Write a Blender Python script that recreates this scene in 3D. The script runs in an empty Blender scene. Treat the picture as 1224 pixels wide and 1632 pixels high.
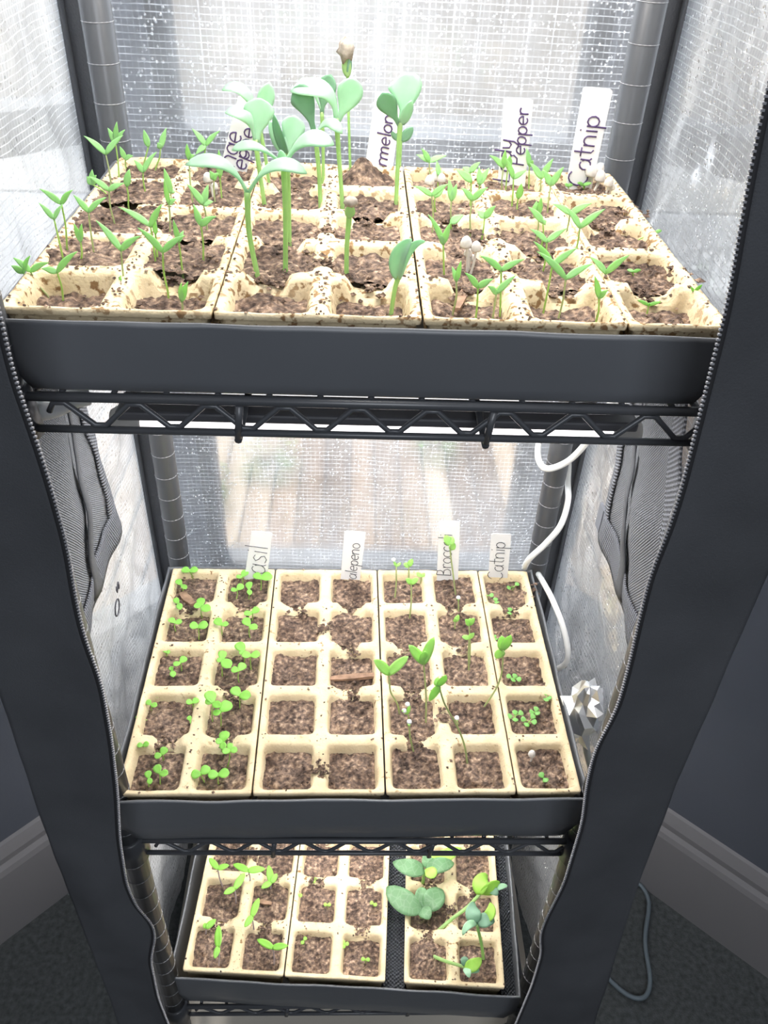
import bpy, math, random
import numpy as np
from mathutils import Vector, Matrix, noise
random.seed(7); np.random.seed(7)
S = bpy.context.scene
COL = S.collection

# ------------------------------------------------------------------ camera
CAM = np.array([-0.0117, -0.5021, 0.5738]); PITCH, YAW, ROLL, FPX = 0.6665, 0.0496, 0.0494, 1320.1
def cam_basis():
    cp, sp, cy, sy = math.cos(PITCH), math.sin(PITCH), math.cos(YAW), math.sin(YAW)
    f = np.array([sy*cp, cy*cp, -sp]); r = np.array([cy, -sy, 0.]); u = np.cross(r, f)
    c, s = math.cos(ROLL), math.sin(ROLL)
    return c*r+s*u, -s*r+c*u, f
CR, CU, CF = cam_basis()
cd = bpy.data.cameras.new('camera'); cam = bpy.data.objects.new('camera', cd); COL.objects.link(cam)
cam.matrix_world = Matrix(((CR[0], CU[0], -CF[0], CAM[0]), (CR[1], CU[1], -CF[1], CAM[1]), (CR[2], CU[2], -CF[2], CAM[2]), (0, 0, 0, 1)))
cd.sensor_fit = 'VERTICAL'; cd.sensor_height = 24; cd.lens = FPX/1632*24; cd.clip_start = .01; cd.clip_end = 100
S.camera = cam

# ------------------------------------------------------------------ light and exposure
S.view_settings.view_transform = 'Standard'; S.view_settings.look = 'None'
S.view_settings.gamma = 1; S.view_settings.use_curve_mapping = False
S.view_settings.exposure = 0.12
S.cycles.transparent_max_bounces = 24; S.cycles.max_bounces = 8
S.cycles.use_denoising = True
w = bpy.data.worlds.new('sky'); S.world = w; w.use_nodes = True
w.node_tree.nodes['Background'].inputs[0].default_value = (.84, .92, 1, 1)
w.node_tree.nodes['Background'].inputs[1].default_value = 3.3
def light(name, typ, energy, loc, direction, **k):
    d = bpy.data.lights.new(name, typ); d.energy = energy
    for a, b in k.items(): setattr(d, a, b)
    o = bpy.data.objects.new(name, d); COL.objects.link(o); o.location = loc
    o.rotation_euler = Vector(direction).to_track_quat('-Z', 'Y').to_euler()
    return o
light('sun', 'SUN', 4.6, (0, 3, 4), (.22, -.62, -.78), angle=math.radians(9), color=(1, .96, .9))
light('room_fill', 'AREA', 34, (0.2, -2.1, 1.7), (-.05, .75, -.62), shape='RECTANGLE', size=1.4, size_y=1.0, color=(.86, .92, 1))  # added fill light, no fixture: brightens the fronts facing the room

# ------------------------------------------------------------------ pixel rays -> points on real planes
def ray(u, v): return CR*((u-612)/FPX) + CU*(-(v-816)/FPX) + CF
def onz(u, v, z): d = ray(u, v); return CAM + d*(z-CAM[2])/d[2]
def ony(u, v, y): d = ray(u, v); return CAM + d*(y-CAM[1])/d[1]
def onx(u, v, x): d = ray(u, v); return CAM + d*(x-CAM[0])/d[0]
def ppm(P): return FPX/float((np.array(P)-CAM) @ CF)      # pixels per metre at a point

# ------------------------------------------------------------------ materials
def mat(name, col, rough=.5, spec=.5, metal=0, var=0, scale=40, bump=0, bscale=200, sss=0):
    m = bpy.data.materials.new(name); m.use_nodes = True; nt = m.node_tree; b = nt.nodes['Principled BSDF']
    b.inputs['Base Color'].default_value = (*col, 1); b.inputs['Roughness'].default_value = rough
    b.inputs['Specular IOR Level'].default_value = spec; b.inputs['Metallic'].default_value = metal
    tc = nt.nodes.new('ShaderNodeTexCoord')
    if var:
        n = nt.nodes.new('ShaderNodeTexNoise'); n.inputs['Scale'].default_value = scale; n.inputs['Detail'].default_value = 5
        nt.links.new(tc.outputs['Object'], n.inputs['Vector'])
        r = nt.nodes.new('ShaderNodeValToRGB'); nt.links.new(n.outputs['Fac'], r.inputs[0])
        r.color_ramp.elements[0].position = .3; r.color_ramp.elements[1].position = .7
        r.color_ramp.elements[0].color = (*[c*(1-var) for c in col], 1); r.color_ramp.elements[1].color = (*[min(1, c*(1+var)) for c in col], 1)
        nt.links.new(r.outputs[0], b.inputs['Base Color'])
    if bump:
        n2 = nt.nodes.new('ShaderNodeTexNoise'); n2.inputs['Scale'].default_value = bscale; n2.inputs['Detail'].default_value = 4
        nt.links.new(tc.outputs['Object'], n2.inputs['Vector'])
        bp = nt.nodes.new('ShaderNodeBump'); bp.inputs['Strength'].default_value = bump; bp.inputs['Distance'].default_value = .002
        nt.links.new(n2.outputs['Fac'], bp.inputs['Height']); nt.links.new(bp.outputs[0], b.inputs['Normal'])
    return m
def ramp(nt, fac, stops):
    r = nt.nodes.new('ShaderNodeValToRGB'); nt.links.new(fac, r.inputs[0]); e = r.color_ramp.elements
    while len(e) < len(stops): e.new(.5)
    for k, (p, c) in enumerate(stops): e[k].position = p; e[k].color = (*c, 1)
    return r.outputs[0]
def noise_tex(nt, scale, detail=4, coord='Object'):
    tc = nt.nodes.new('ShaderNodeTexCoord'); n = nt.nodes.new('ShaderNodeTexNoise')
    n.inputs['Scale'].default_value = scale; n.inputs['Detail'].default_value = detail
    nt.links.new(tc.outputs[coord], n.inputs['Vector']); return n.outputs['Fac']
def math_node(nt, op, a, b=None, c=None):
    n = nt.nodes.new('ShaderNodeMath'); n.operation = op
    for i, v in enumerate((a, b, c)):
        if v is None: continue
        if isinstance(v, (int, float)): n.inputs[i].default_value = v
        else: nt.links.new(v, n.inputs[i])
    return n.outputs[0]

def soil_mat():
    m = mat('soil', (.2, .14, .1), .95, .2); nt = m.node_tree; b = nt.nodes['Principled BSDF']
    c = ramp(nt, noise_tex(nt, 260, 8), [(.34, (.085, .062, .052)), (.48, (.20, .142, .112)), (.58, (.33, .23, .165)), (.70, (.60, .45, .33))])
    big = ramp(nt, noise_tex(nt, 55, 3), [(.35, (.5, .48, .48)), (.65, (1, 1, 1))])
    mx = nt.nodes.new('ShaderNodeMix'); mx.data_type = 'RGBA'; mx.blend_type = 'MULTIPLY'; mx.inputs[0].default_value = 1
    nt.links.new(c, mx.inputs[6]); nt.links.new(big, mx.inputs[7]); nt.links.new(mx.outputs[2], b.inputs['Base Color'])
    bp = nt.nodes.new('ShaderNodeBump'); bp.inputs['Strength'].default_value = .9; bp.inputs['Distance'].default_value = .002
    nt.links.new(noise_tex(nt, 420, 6), bp.inputs['Height']); nt.links.new(bp.outputs[0], b.inputs['Normal'])
    return m
def pulp_mat(name='pressed_pulp', lo=.42, hi=.62, k=.60):
    m = mat(name, (.8, .68, .47), .95, .2); nt = m.node_tree; b = nt.nodes['Principled BSDF']
    base = ramp(nt, noise_tex(nt, 60, 5), [(.3, (.64, .51, .32)), (.7, (.80, .67, .45))])
    spk = ramp(nt, noise_tex(nt, 230, 7), [(k, (1, 1, 1)), (k+.08, (.36, .26, .19))])
    zone = ramp(nt, noise_tex(nt, 16, 2), [(lo, (0, 0, 0)), (hi, (1, 1, 1))])
    mx = nt.nodes.new('ShaderNodeMix'); mx.data_type = 'RGBA'; mx.blend_type = 'MULTIPLY'
    nt.links.new(zone, mx.inputs[0]); nt.links.new(base, mx.inputs[6]); nt.links.new(spk, mx.inputs[7])
    nt.links.new(mx.outputs[2], b.inputs['Base Color'])
    bp = nt.nodes.new('ShaderNodeBump'); bp.inputs['Strength'].default_value = .5; bp.inputs['Distance'].default_value = .001
    nt.links.new(noise_tex(nt, 500, 4), bp.inputs['Height']); nt.links.new(bp.outputs[0], b.inputs['Normal'])
    return m
def leaf_mat(name, col, tcol, rough=.45, veins=0):
    m = bpy.data.materials.new(name); m.use_nodes = True; nt = m.node_tree; b = nt.nodes['Principled BSDF']
    b.inputs['Roughness'].default_value = rough
    c = ramp(nt, noise_tex(nt, 90, 3), [(.3, tuple(x*.88 for x in col)), (.7, tuple(min(1, x*1.12) for x in col))])
    if veins:
        tc = nt.nodes.new('ShaderNodeTexCoord'); v = nt.nodes.new('ShaderNodeTexVoronoi'); v.feature = 'DISTANCE_TO_EDGE'; v.inputs['Scale'].default_value = 150
        nt.links.new(tc.outputs['Object'], v.inputs['Vector'])
        f = ramp(nt, v.outputs[0], [(0.0, (1, 1, 1)), (.09, (0, 0, 0))])
        mx = nt.nodes.new('ShaderNodeMix'); mx.data_type = 'RGBA'; mx.inputs[7].default_value = (.72, .85, .66, 1)
        k = math_node(nt, 'MULTIPLY', f, veins); nt.links.new(k, mx.inputs[0]); nt.links.new(c, mx.inputs[6]); c = mx.outputs[2]
    nt.links.new(c, b.inputs['Base Color'])
    t = nt.nodes.new('ShaderNodeBsdfTranslucent'); t.inputs[0].default_value = (*tcol, 1)
    ms = nt.nodes.new('ShaderNodeMixShader'); ms.inputs[0].default_value = .45
    nt.links.new(b.outputs[0], ms.inputs[1]); nt.links.new(t.outputs[0], ms.inputs[2])
    nt.links.new(ms.outputs[0], nt.nodes['Material Output'].inputs[0]); return m
def film_mat(name, pitch=.0045, clear=.5, tint=(.92, .95, 1), drops=1.0, dsign=.3, refl=.35, blur=0):
    """reinforced clear sheet: woven threads and water drops on both faces, drop glints painted white on the rear sheet"""
    m = bpy.data.materials.new(name); m.use_nodes = True; nt = m.node_tree; nt.nodes.remove(nt.nodes['Principled BSDF'])
    L = nt.links; uv = nt.nodes.new('ShaderNodeUVMap'); sep = nt.nodes.new('ShaderNodeSeparateXYZ')
    wob = nt.nodes.new('ShaderNodeTexNoise'); wob.inputs['Scale'].default_value = 30; L.new(uv.outputs[0], wob.inputs['Vector'])
    L.new(uv.outputs[0], sep.inputs[0])
    def thread(ch, off):
        x = math_node(nt, 'MULTIPLY_ADD', wob.outputs['Fac'], .0016, sep.outputs[ch])
        x = math_node(nt, 'ADD', x, off)
        x = math_node(nt, 'FRACT', math_node(nt, 'DIVIDE', x, pitch))
        x = math_node(nt, 'ABSOLUTE', math_node(nt, 'SUBTRACT', x, .5))
        return math_node(nt, 'LESS_THAN', x, .085)
    patch = ramp(nt, noise_tex(nt, 70, 4, 'UV'), [(.35, (.25, .25, .25)), (.65, (1, 1, 1))])
    thr = math_node(nt, 'MULTIPLY', math_node(nt, 'MAXIMUM', math_node(nt, 'MULTIPLY', thread(0, 0), .45), thread(1, .001)), patch)
    vor = nt.nodes.new('ShaderNodeTexVoronoi'); vor.inputs['Scale'].default_value = 260; L.new(uv.outputs[0], vor.inputs['Vector'])
    drop = ramp(nt, vor.outputs['Distance'], [(.12, (1, 1, 1)), (.34, (0, 0, 0))])
    rnd = ramp(nt, noise_tex(nt, 45, 3, 'UV'), [(.38, (0, 0, 0)), (.62, (1, 1, 1))])
    drop = math_node(nt, 'MULTIPLY', math_node(nt, 'MULTIPLY', drop, rnd), drops)
    bp = nt.nodes.new('ShaderNodeBump'); bp.inputs['Strength'].default_value = .8; bp.inputs['Distance'].default_value = .0015
    hgt = math_node(nt, 'ADD', drop, math_node(nt, 'MULTIPLY', thr, .6)); L.new(hgt, bp.inputs['Height'])
    tr = nt.nodes.new('ShaderNodeBsdfTransparent'); tr.inputs[0].default_value = (.97, .98, 1, 1)
    if blur:
        rf = nt.nodes.new('ShaderNodeBsdfRefraction'); rf.inputs['IOR'].default_value = 1.06; rf.inputs['Roughness'].default_value = .38; rf.inputs['Color'].default_value = (.98, .99, 1, 1)
        mR = nt.nodes.new('ShaderNodeMixShader'); mR.inputs[0].default_value = blur; L.new(tr.outputs[0], mR.inputs[1]); L.new(rf.outputs[0], mR.inputs[2]); tr = mR
    tl = nt.nodes.new('ShaderNodeBsdfTranslucent'); tl.inputs[0].default_value = (*tint, 1); L.new(bp.outputs[0], tl.inputs['Normal'])
    df = nt.nodes.new('ShaderNodeBsdfDiffuse'); df.inputs[0].default_value = (*tint, 1)
    gl = nt.nodes.new('ShaderNodeBsdfGlossy'); gl.inputs['Roughness'].default_value = .16; L.new(bp.outputs[0], gl.inputs['Normal'])
    mA = nt.nodes.new('ShaderNodeMixShader'); mA.inputs[0].default_value = refl; L.new(tl.outputs[0], mA.inputs[1]); L.new(df.outputs[0], mA.inputs[2])
    cl_ = ramp(nt, noise_tex(nt, 9, 3, 'UV'), [(.3, (max(0, 1-clear-.10),)*3), (.7, (1-clear+.10,)*3)]); body = math_node(nt, 'MULTIPLY_ADD', thr, .5, cl_); body = math_node(nt, 'MINIMUM', math_node(nt, 'MAXIMUM', math_node(nt, 'MULTIPLY_ADD', drop, dsign, body), .08), 1.)  # positive dsign whitens the drops, standing in for their glints
    mB = nt.nodes.new('ShaderNodeMixShader'); L.new(body, mB.inputs[0]); L.new(tr.outputs[0], mB.inputs[1]); L.new(mA.outputs[0], mB.inputs[2])
    fr = nt.nodes.new('ShaderNodeLayerWeight'); fr.inputs['Blend'].default_value = .25
    gf = math_node(nt, 'MINIMUM', math_node(nt, 'MULTIPLY_ADD', fr.outputs['Fresnel'], .5, math_node(nt, 'MULTIPLY', drop, .25)), .6)
    mC = nt.nodes.new('ShaderNodeMixShader'); L.new(gf, mC.inputs[0]); L.new(mB.outputs[0], mC.inputs[1]); L.new(gl.outputs[0], mC.inputs[2])
    L.new(mC.outputs[0], nt.nodes['Material Output'].inputs[0]); return m
def weave_mat(name, col, holes, freq=600, rough=.7):
    """black net: tiny holes of a woven mesh let light through"""
    m = bpy.data.materials.new(name); m.use_nodes = True; nt = m.node_tree; b = nt.nodes['Principled BSDF']; L = nt.links
    b.inputs['Roughness'].default_value = rough
    uv = nt.nodes.new('ShaderNodeUVMap'); sep = nt.nodes.new('ShaderNodeSeparateXYZ'); L.new(uv.outputs[0], sep.inputs[0])
    sx = math_node(nt, 'SINE', math_node(nt, 'MULTIPLY', sep.outputs[0], freq*6.28)); sy = math_node(nt, 'SINE', math_node(nt, 'MULTIPLY', sep.outputs[1], freq*6.28))
    h = math_node(nt, 'MULTIPLY', sx, sy)
    c = ramp(nt, math_node(nt, 'MULTIPLY_ADD', h, .5, .5), [(.3, tuple(x*.5 for x in col)), (.8, tuple(min(1, x*1.6) for x in col))]); L.new(c, b.inputs['Base Color'])
    bp = nt.nodes.new('ShaderNodeBump'); bp.inputs['Distance'].default_value = .001; L.new(h, bp.inputs['Height']); L.new(bp.outputs[0], b.inputs['Normal'])
    if holes:
        tr = nt.nodes.new('ShaderNodeBsdfTransparent'); ms = nt.nodes.new('ShaderNodeMixShader')
        L.new(math_node(nt, 'MULTIPLY', math_node(nt, 'GREATER_THAN', h, .25), holes), ms.inputs[0]); L.new(b.outputs[0], ms.inputs[1]); L.new(tr.outputs[0], ms.inputs[2])
        L.new(ms.outputs[0], nt.nodes['Material Output'].inputs[0])
    return m
def plank_mat():
    m = mat('weathered_wood', (.2, .14, .1), .85, .2); nt = m.node_tree; b = nt.nodes['Principled BSDF']
    oi = nt.nodes.new('ShaderNodeObjectInfo'); tc = nt.nodes.new('ShaderNodeTexCoord'); mp = nt.nodes.new('ShaderNodeMapping'); mp.inputs['Scale'].default_value = (40, 3, 3)
    n = nt.nodes.new('ShaderNodeTexNoise'); n.inputs['Scale'].default_value = 1; n.inputs['Detail'].default_value = 5
    nt.links.new(tc.outputs['Object'], mp.inputs[0]); nt.links.new(mp.outputs[0], n.inputs['Vector'])
    c = ramp(nt, math_node(nt, 'MULTIPLY_ADD', oi.outputs['Random'], .45, math_node(nt, 'MULTIPLY', n.outputs['Fac'], .6)), [(.25, (.05, .03, .018)), (.5, (.17, .105, .06)), (.8, (.36, .29, .21))])
    nt.links.new(c, b.inputs['Base Color']); return m
def emit_mat(name, col, s):
    m = bpy.data.materials.new(name); m.use_nodes = True; b = m.node_tree.nodes['Principled BSDF']
    b.inputs['Base Color'].default_value = (.9, .9, .9, 1); b.inputs['Emission Color'].default_value = (*col, 1); b.inputs['Emission Strength'].default_value = s; return m
def glass_mat():
    m = bpy.data.materials.new('window_glass'); m.use_nodes = True; nt = m.node_tree; nt.nodes.remove(nt.nodes['Principled BSDF'])
    a = nt.nodes.new('ShaderNodeBsdfTransparent'); g = nt.nodes.new('ShaderNodeBsdfGlossy'); g.inputs['Roughness'].default_value = .02
    x = nt.nodes.new('ShaderNodeMixShader'); x.inputs[0].default_value = .06
    nt.links.new(a.outputs[0], x.inputs[1]); nt.links.new(g.outputs[0], x.inputs[2]); nt.links.new(x.outputs[0], nt.nodes['Material Output'].inputs[0]); return m

M = dict(
    soil=soil_mat(), pulp=pulp_mat(), pulp_dirty=pulp_mat('soil_speckled_pulp', .30, .5, .535),
    tray=mat('black_plastic', (.14, .147, .16), .38, .5, bump=.12, bscale=60),
    rack=mat('black_powder_coat', (.085, .089, .098), .32, .5),
    fabric=mat('black_cover_fabric', (.085, .088, .096), .8, .3, var=.12, scale=14, bump=.25, bscale=900),
    binding=mat('black_binding', (.095, .1, .112), .6, .4, bump=.3, bscale=700),
    zip=mat('zipper_teeth', (.32, .32, .34), .3, .5), ziptape=mat('zipper_tape', (.03, .03, .033), .7),
    film_back=film_mat('clear_film_back', .0046, .80, (.93, .95, 1), 1., .8, .3, .65), film_side=film_mat('clear_film_side', .0046, .40, (.95, .97, 1), 1., -.3, .5),
    net=weave_mat('grey_net', (.34, .36, .40), .55, 420), web=weave_mat('webbing', (.19, .20, .23), 0, 330),
    liner=weave_mat('shiny_black_net', (.06, .065, .075), 0, 260, .18),
    white=mat('white_plastic', (.86, .87, .88), .4), cable=mat('white_cable', (.88, .88, .86), .35), greycable=mat('grey_cord', (.13, .16, .18), .5),
    tag=mat('white_tag', (.9, .9, .92), .5), ink=mat('purple_ink', (.085, .05, .15), .6), pencil=mat('dark_ink', (.06, .06, .075), .6),
    housing=mat('lamp_housing', (.1, .1, .11), .35), cap=mat('lamp_end_cap', (.55, .53, .5), .3),
    tube=emit_mat('lamp_diffuser', (1, .95, .97), 2.6),
    foil=mat('silver_foil', (.93, .94, .96), .38, .5, 1.0),
    stem=leaf_mat('pale_green_stem', (.50, .68, .22), (.5, .75, .2)), stem_w=leaf_mat('thick_green_stem', (.48, .68, .30), (.5, .8, .3)),
    stem_dark=leaf_mat('tan_green_stem', (.60, .66, .36), (.5, .6, .25)), stem_lilac=leaf_mat('lilac_stem', (.55, .5, .53), (.6, .5, .55)),
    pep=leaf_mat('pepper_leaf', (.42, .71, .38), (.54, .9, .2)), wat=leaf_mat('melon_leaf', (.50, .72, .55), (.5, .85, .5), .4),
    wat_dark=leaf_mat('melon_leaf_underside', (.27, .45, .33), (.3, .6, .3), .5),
    basil=leaf_mat('basil_leaf', (.38, .74, .16), (.45, .9, .12)), broc=leaf_mat('broccoli_leaf', (.55, .86, .32), (.6, .95, .25)),
    cat=leaf_mat('catnip_leaf', (.34, .66, .22), (.4, .8, .15)), squash=leaf_mat('squash_leaf', (.19, .35, .19), (.3, .6, .2), .5, .22),
    lime=leaf_mat('lime_leaf', (.45, .72, .15), (.55, .9, .15)), tom=leaf_mat('tomato_leaf', (.34, .68, .12), (.45, .85, .1)),
    shroom=mat('mushroom_cap', (.68, .64, .6), .8, .2, var=.12, scale=400), shroom_stem=mat('mushroom_stem', (.72, .68, .62), .7),
    seed=mat('seed_coat', (.42, .36, .30), .8, .2, var=.3, scale=300), bark=mat('bark_chip', (.30, .19, .13), .9, .2, var=.35, scale=150),
    carpet=mat('dark_carpet', (.075, .08, .08), .95, .1, var=.3, scale=160, bump=.7, bscale=500),
    wallpaint=mat('slate_wall_paint', (.095, .102, .122), .8, .2, var=.05, scale=6, bump=.08, bscale=300),
    base=mat('baseboard_paint', (.21, .20, .205), .5, .4), frame=mat('window_frame_paint', (.025, .027, .032), .5), ceil=mat('ceiling_paint', (.3, .3, .31), .9),
    glass=glass_mat(),
    wood=plank_mat(), lawn=mat('pale_gravel', (.36, .36, .36), .9, .1, var=.3, scale=3),
    fence=mat('fence_wood', (.27, .23, .19), .8, .2, var=.3, scale=7), pale=mat('pale_concrete', (.34, .33, .31), .9, .1, var=.12, scale=3), hedge=mat('hedge_green', (.15, .24, .07), .9, .1, var=.5, scale=18),
)

# ------------------------------------------------------------------ mesh helpers
class MB:
    def __init__(s): s.v = []; s.f = []; s.uv = None
    def add(s, v, f):
        o = len(s.v); s.v += [tuple(map(float, p)) for p in v]; s.f += [tuple(i+o for i in q) for q in f]; return s
    def box(s, lo, hi):
        (a, b, c), (d, e, f) = lo, hi
        return s.add([(a, b, c), (d, b, c), (d, e, c), (a, e, c), (a, b, f), (d, b, f), (d, e, f), (a, e, f)],
                     [(3, 2, 1, 0), (4, 5, 6, 7), (0, 1, 5, 4), (1, 2, 6, 5), (2, 3, 7, 6), (3, 0, 4, 7)])
    def tube(s, pts, r, n=8, caps=True):
        P = [np.array(p, float) for p in pts]; R = r if hasattr(r, '__len__') else [r]*len(P); vs = []; fs = []; pu = None
        for i, p in enumerate(P):
            t = P[min(i+1, len(P)-1)]-P[max(i-1, 0)]; t = t/(np.linalg.norm(t)+1e-12)
            if pu is None:
                a = np.array([0, 0, 1.]) if abs(t[2]) < .9 else np.array([1., 0, 0]); pu = np.cross(t, a)
            pu = pu-t*(pu@t); pu /= np.linalg.norm(pu)+1e-12; q = np.cross(t, pu)
            for k in range(n):
                an = 2*math.pi*k/n; vs.append(p+R[i]*(math.cos(an)*pu+math.sin(an)*q))
        for i in range(len(P)-1):
            for k in range(n): fs.append((i*n+k, i*n+(k+1) % n, (i+1)*n+(k+1) % n, (i+1)*n+k))
        if caps: fs.append(tuple(range(n-1, -1, -1))); fs.append(tuple(range((len(P)-1)*n, len(P)*n)))
        return s.add(vs, fs)
    def lathe(s, c, prof, n=10, axis=(0, 0, 1)):
        q = Vector(axis).to_track_quat('Z', 'Y'); vs = []; fs = []
        for (r, z) in prof:
            for k in range(n):
                an = 2*math.pi*k/n; vs.append(np.array(c)+np.array(q @ Vector((r*math.cos(an), r*math.sin(an), z))))
        for i in range(len(prof)-1):
            for k in range(n): fs.append((i*n+k, i*n+(k+1) % n, (i+1)*n+(k+1) % n, (i+1)*n+k))
        fs.append(tuple(range(n-1, -1, -1))); fs.append(tuple(range((len(prof)-1)*n, len(prof)*n)))
        return s.add(vs, fs)
    def grid(s, nu, nv, fn, uvfn=None):
        vs = []; fs = []; uv = []
        for j in range(nv+1):
            for i in range(nu+1):
                a, b = i/nu, j/nv; vs.append(fn(a, b)); uv.append(uvfn(a, b) if uvfn else (a, b))
        for j in range(nv):
            for i in range(nu): k = j*(nu+1)+i; fs.append((k, k+1, k+nu+2, k+nu+1))
        s.add(vs, fs); s.uv = uv; return s
    def build(s, name, m, parent=None, smooth=True, solid=0, bevel=0):
        me = bpy.data.meshes.new(name); me.from_pydata(s.v, [], s.f); me.materials.append(m)
        if smooth: me.polygons.foreach_set('use_smooth', [True]*len(me.polygons))
        if s.uv:
            L = me.uv_layers.new(name='UVMap'); idx = np.empty(len(me.loops), int); me.loops.foreach_get('vertex_index', idx)
            L.data.foreach_set('uv', np.array(s.uv)[idx].ravel())
        me.update(); o = bpy.data.objects.new(name, me); COL.objects.link(o)
        if parent: o.parent = parent; o.matrix_parent_inverse = parent.matrix_world.inverted()
        if solid: md = o.modifiers.new('thickness', 'SOLIDIFY'); md.thickness = solid; md.offset = 0
        if bevel: md = o.modifiers.new('bevel', 'BEVEL'); md.width = bevel; md.segments = 2
        return o
def tag(o, label=None, cat=None, group=None, kind=None):
    for k, v in (('label', label), ('category', cat), ('group', group), ('kind', kind)):
        if v: o[k] = v
    return o
def thing(name, loc, label, cat, group=None):
    o = bpy.data.objects.new(name, None); o.empty_display_size = .01; COL.objects.link(o); o.location = tuple(map(float, loc))
    o.matrix_world = Matrix.Translation(o.location); return tag(o, label, cat, group)
def nz(x, y, z=0, s=1): return noise.noise(Vector((x*s, y*s, z*s)))
def smooth_path(pts, n=6):
    P = [np.array(p, float) for p in pts]; P = [2*P[0]-P[1]]+P+[2*P[-1]-P[-2]]; out = []
    for i in range(1, len(P)-2):
        for k in range(n):
            t = k/n; a, b, c, d = P[i-1:i+3]
            out.append(.5*((2*b)+(-a+c)*t+(2*a-5*b+4*c-d)*t*t+(-a+3*b-3*c+d)*t**3))
    out.append(P[-2]); return out
def copy_tree(o, parent=None):
    c = o.copy(); COL.objects.link(c)
    if parent: c.parent = parent; c.matrix_parent_inverse = o.matrix_parent_inverse.copy()
    for ch in o.children: copy_tree(ch, c)
    return c

# ------------------------------------------------------------------ the room: a bay with three windows
ZF = -.50; ZC = 1.9; YB = .25; XBL, XBR = -.188, .198
LD = np.array([-1, -1.005, 0]); LD /= np.linalg.norm(LD); RD = np.array([1, -.919, 0]); RD /= np.linalg.norm(RD)
LB = np.array([XBL, YB, 0]); RB = np.array([XBR, YB, 0])
def struct(o, label=None): o['kind'] = 'structure'; return o
def wall_box(mb, A, D, s0, s1, z0, z1, t=.08, out=1):
    n = np.array([D[1], -D[0], 0])*out; a = A+D*s0; b = A+D*s1; v = []
    for z in (z0, z1):
        for p in (a, b, b+n*t, a+n*t): v.append((p[0], p[1], z))
    mb.add(v, [(0, 1, 2, 3), (7, 6, 5, 4), (0, 4, 5, 1), (1, 5, 6, 2), (2, 6, 7, 3), (3, 7, 4, 0)])
struct(MB().box((-2.2, -3, ZF-.05), (2.2, .33, ZF)).build('floor', M['carpet'], smooth=False))
struct(MB().box((-2.2, -3, ZC), (2.2, .36, ZC+.05)).build('ceiling', M['ceil'], smooth=False))
SB = -.115; SS = -.17; WT = 1.6
def wall_with_window(name, A, D, length, s0, s1, sill, out, wn, rail):
    b = MB()
    wall_box(b, A, D, 0, length, ZF, sill, .08, out); wall_box(b, A, D, 0, length, WT, ZC, .08, out)
    if s0 > 0: wall_box(b, A, D, 0, s0, sill, WT, .08, out)
    if length > s1: wall_box(b, A, D, s1, length, sill, WT, .08, out)
    struct(b.build(name, M['wallpaint'], smooth=False))
    w = bpy.data.objects.new(wn, None); COL.objects.link(w); w['kind'] = 'structure'
    for nm, (a0, a1, z0, z1) in (('sill_rail', (s0, s1, sill, sill+.03)), ('head_rail', (s0, s1, WT-.03, WT)), ('stile', (s0, s0+.016, sill, WT)),
                                 ('stile', (s1-.016, s1, sill, WT)), ('meeting_rail', (s0, s1, rail, rail+.032))):
        f = MB(); wall_box(f, A+np.array([D[1], -D[0], 0])*out*.02, D, a0, a1, z0, z1, .035, out); f.build(nm, M['frame'], w, smooth=False)
    g = MB(); wall_box(g, A+np.array([D[1], -D[0], 0])*out*.035, D, s0+.01, s1-.01, sill+.01, WT-.01, .003, out); g.build('pane', M['glass'], w, smooth=False)
    return w
wall_with_window('wall_back', LB, np.array([1., 0, 0]), XBR-XBL, .004, XBR-XBL-.004, SB-.03, -1, 'window_1', .352)
wall_with_window('wall_left', LB, LD, 2.0, .02, .222, SS, 1, 'window_2', .38)
wall_with_window('wall_right', RB, RD, 2.0, .02, .222, SS, -1, 'window_3', .38)
LE = LB+LD*2.0; RE = RB+RD*2.0
struct(MB().box((LE[0]-.08, -3, ZF), (LE[0], LE[1], ZC)).build('wall_side_left', M['wallpaint'], smooth=False))
struct(MB().box((RE[0], -3, ZF), (RE[0]+.08, RE[1], ZC)).build('wall_side_right', M['wallpaint'], smooth=False))
struct(MB().box((-2.2, -3.08, ZF), (2.2, -3, ZC)).build('wall_front', M['ceil'], smooth=False))
def baseboard(name, A, D, s0, s1, out):
    b = MB(); n = -np.array([D[1], -D[0], 0])*out
    prof = [(0, 0), (.014, 0), (.014, .118), (.012, .126), (.008, .132), (.009, .142), (.006, .152), (.004, .158), (0, .16)]
    a, e = A+D*s0, A+D*s1; v = [tuple(p+n*x+np.array([0, 0, ZF+z])) for p in (a, e) for x, z in prof]; k = len(prof)
    b.add(v, [(i, (i+1) % k, (i+1) % k+k, i+k) for i in range(k)]+[tuple(range(k-1, -1, -1)), tuple(range(k, 2*k))])
    struct(b.build(name, M['base'], smooth=False))
baseboard('baseboard_left', LB, LD, 0, 2, 1); baseboard('baseboard_right', RB, RD, 0, 2, -1); baseboard('baseboard_back', LB, np.array([1., 0, 0]), 0, XBR-XBL, -1)

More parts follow.
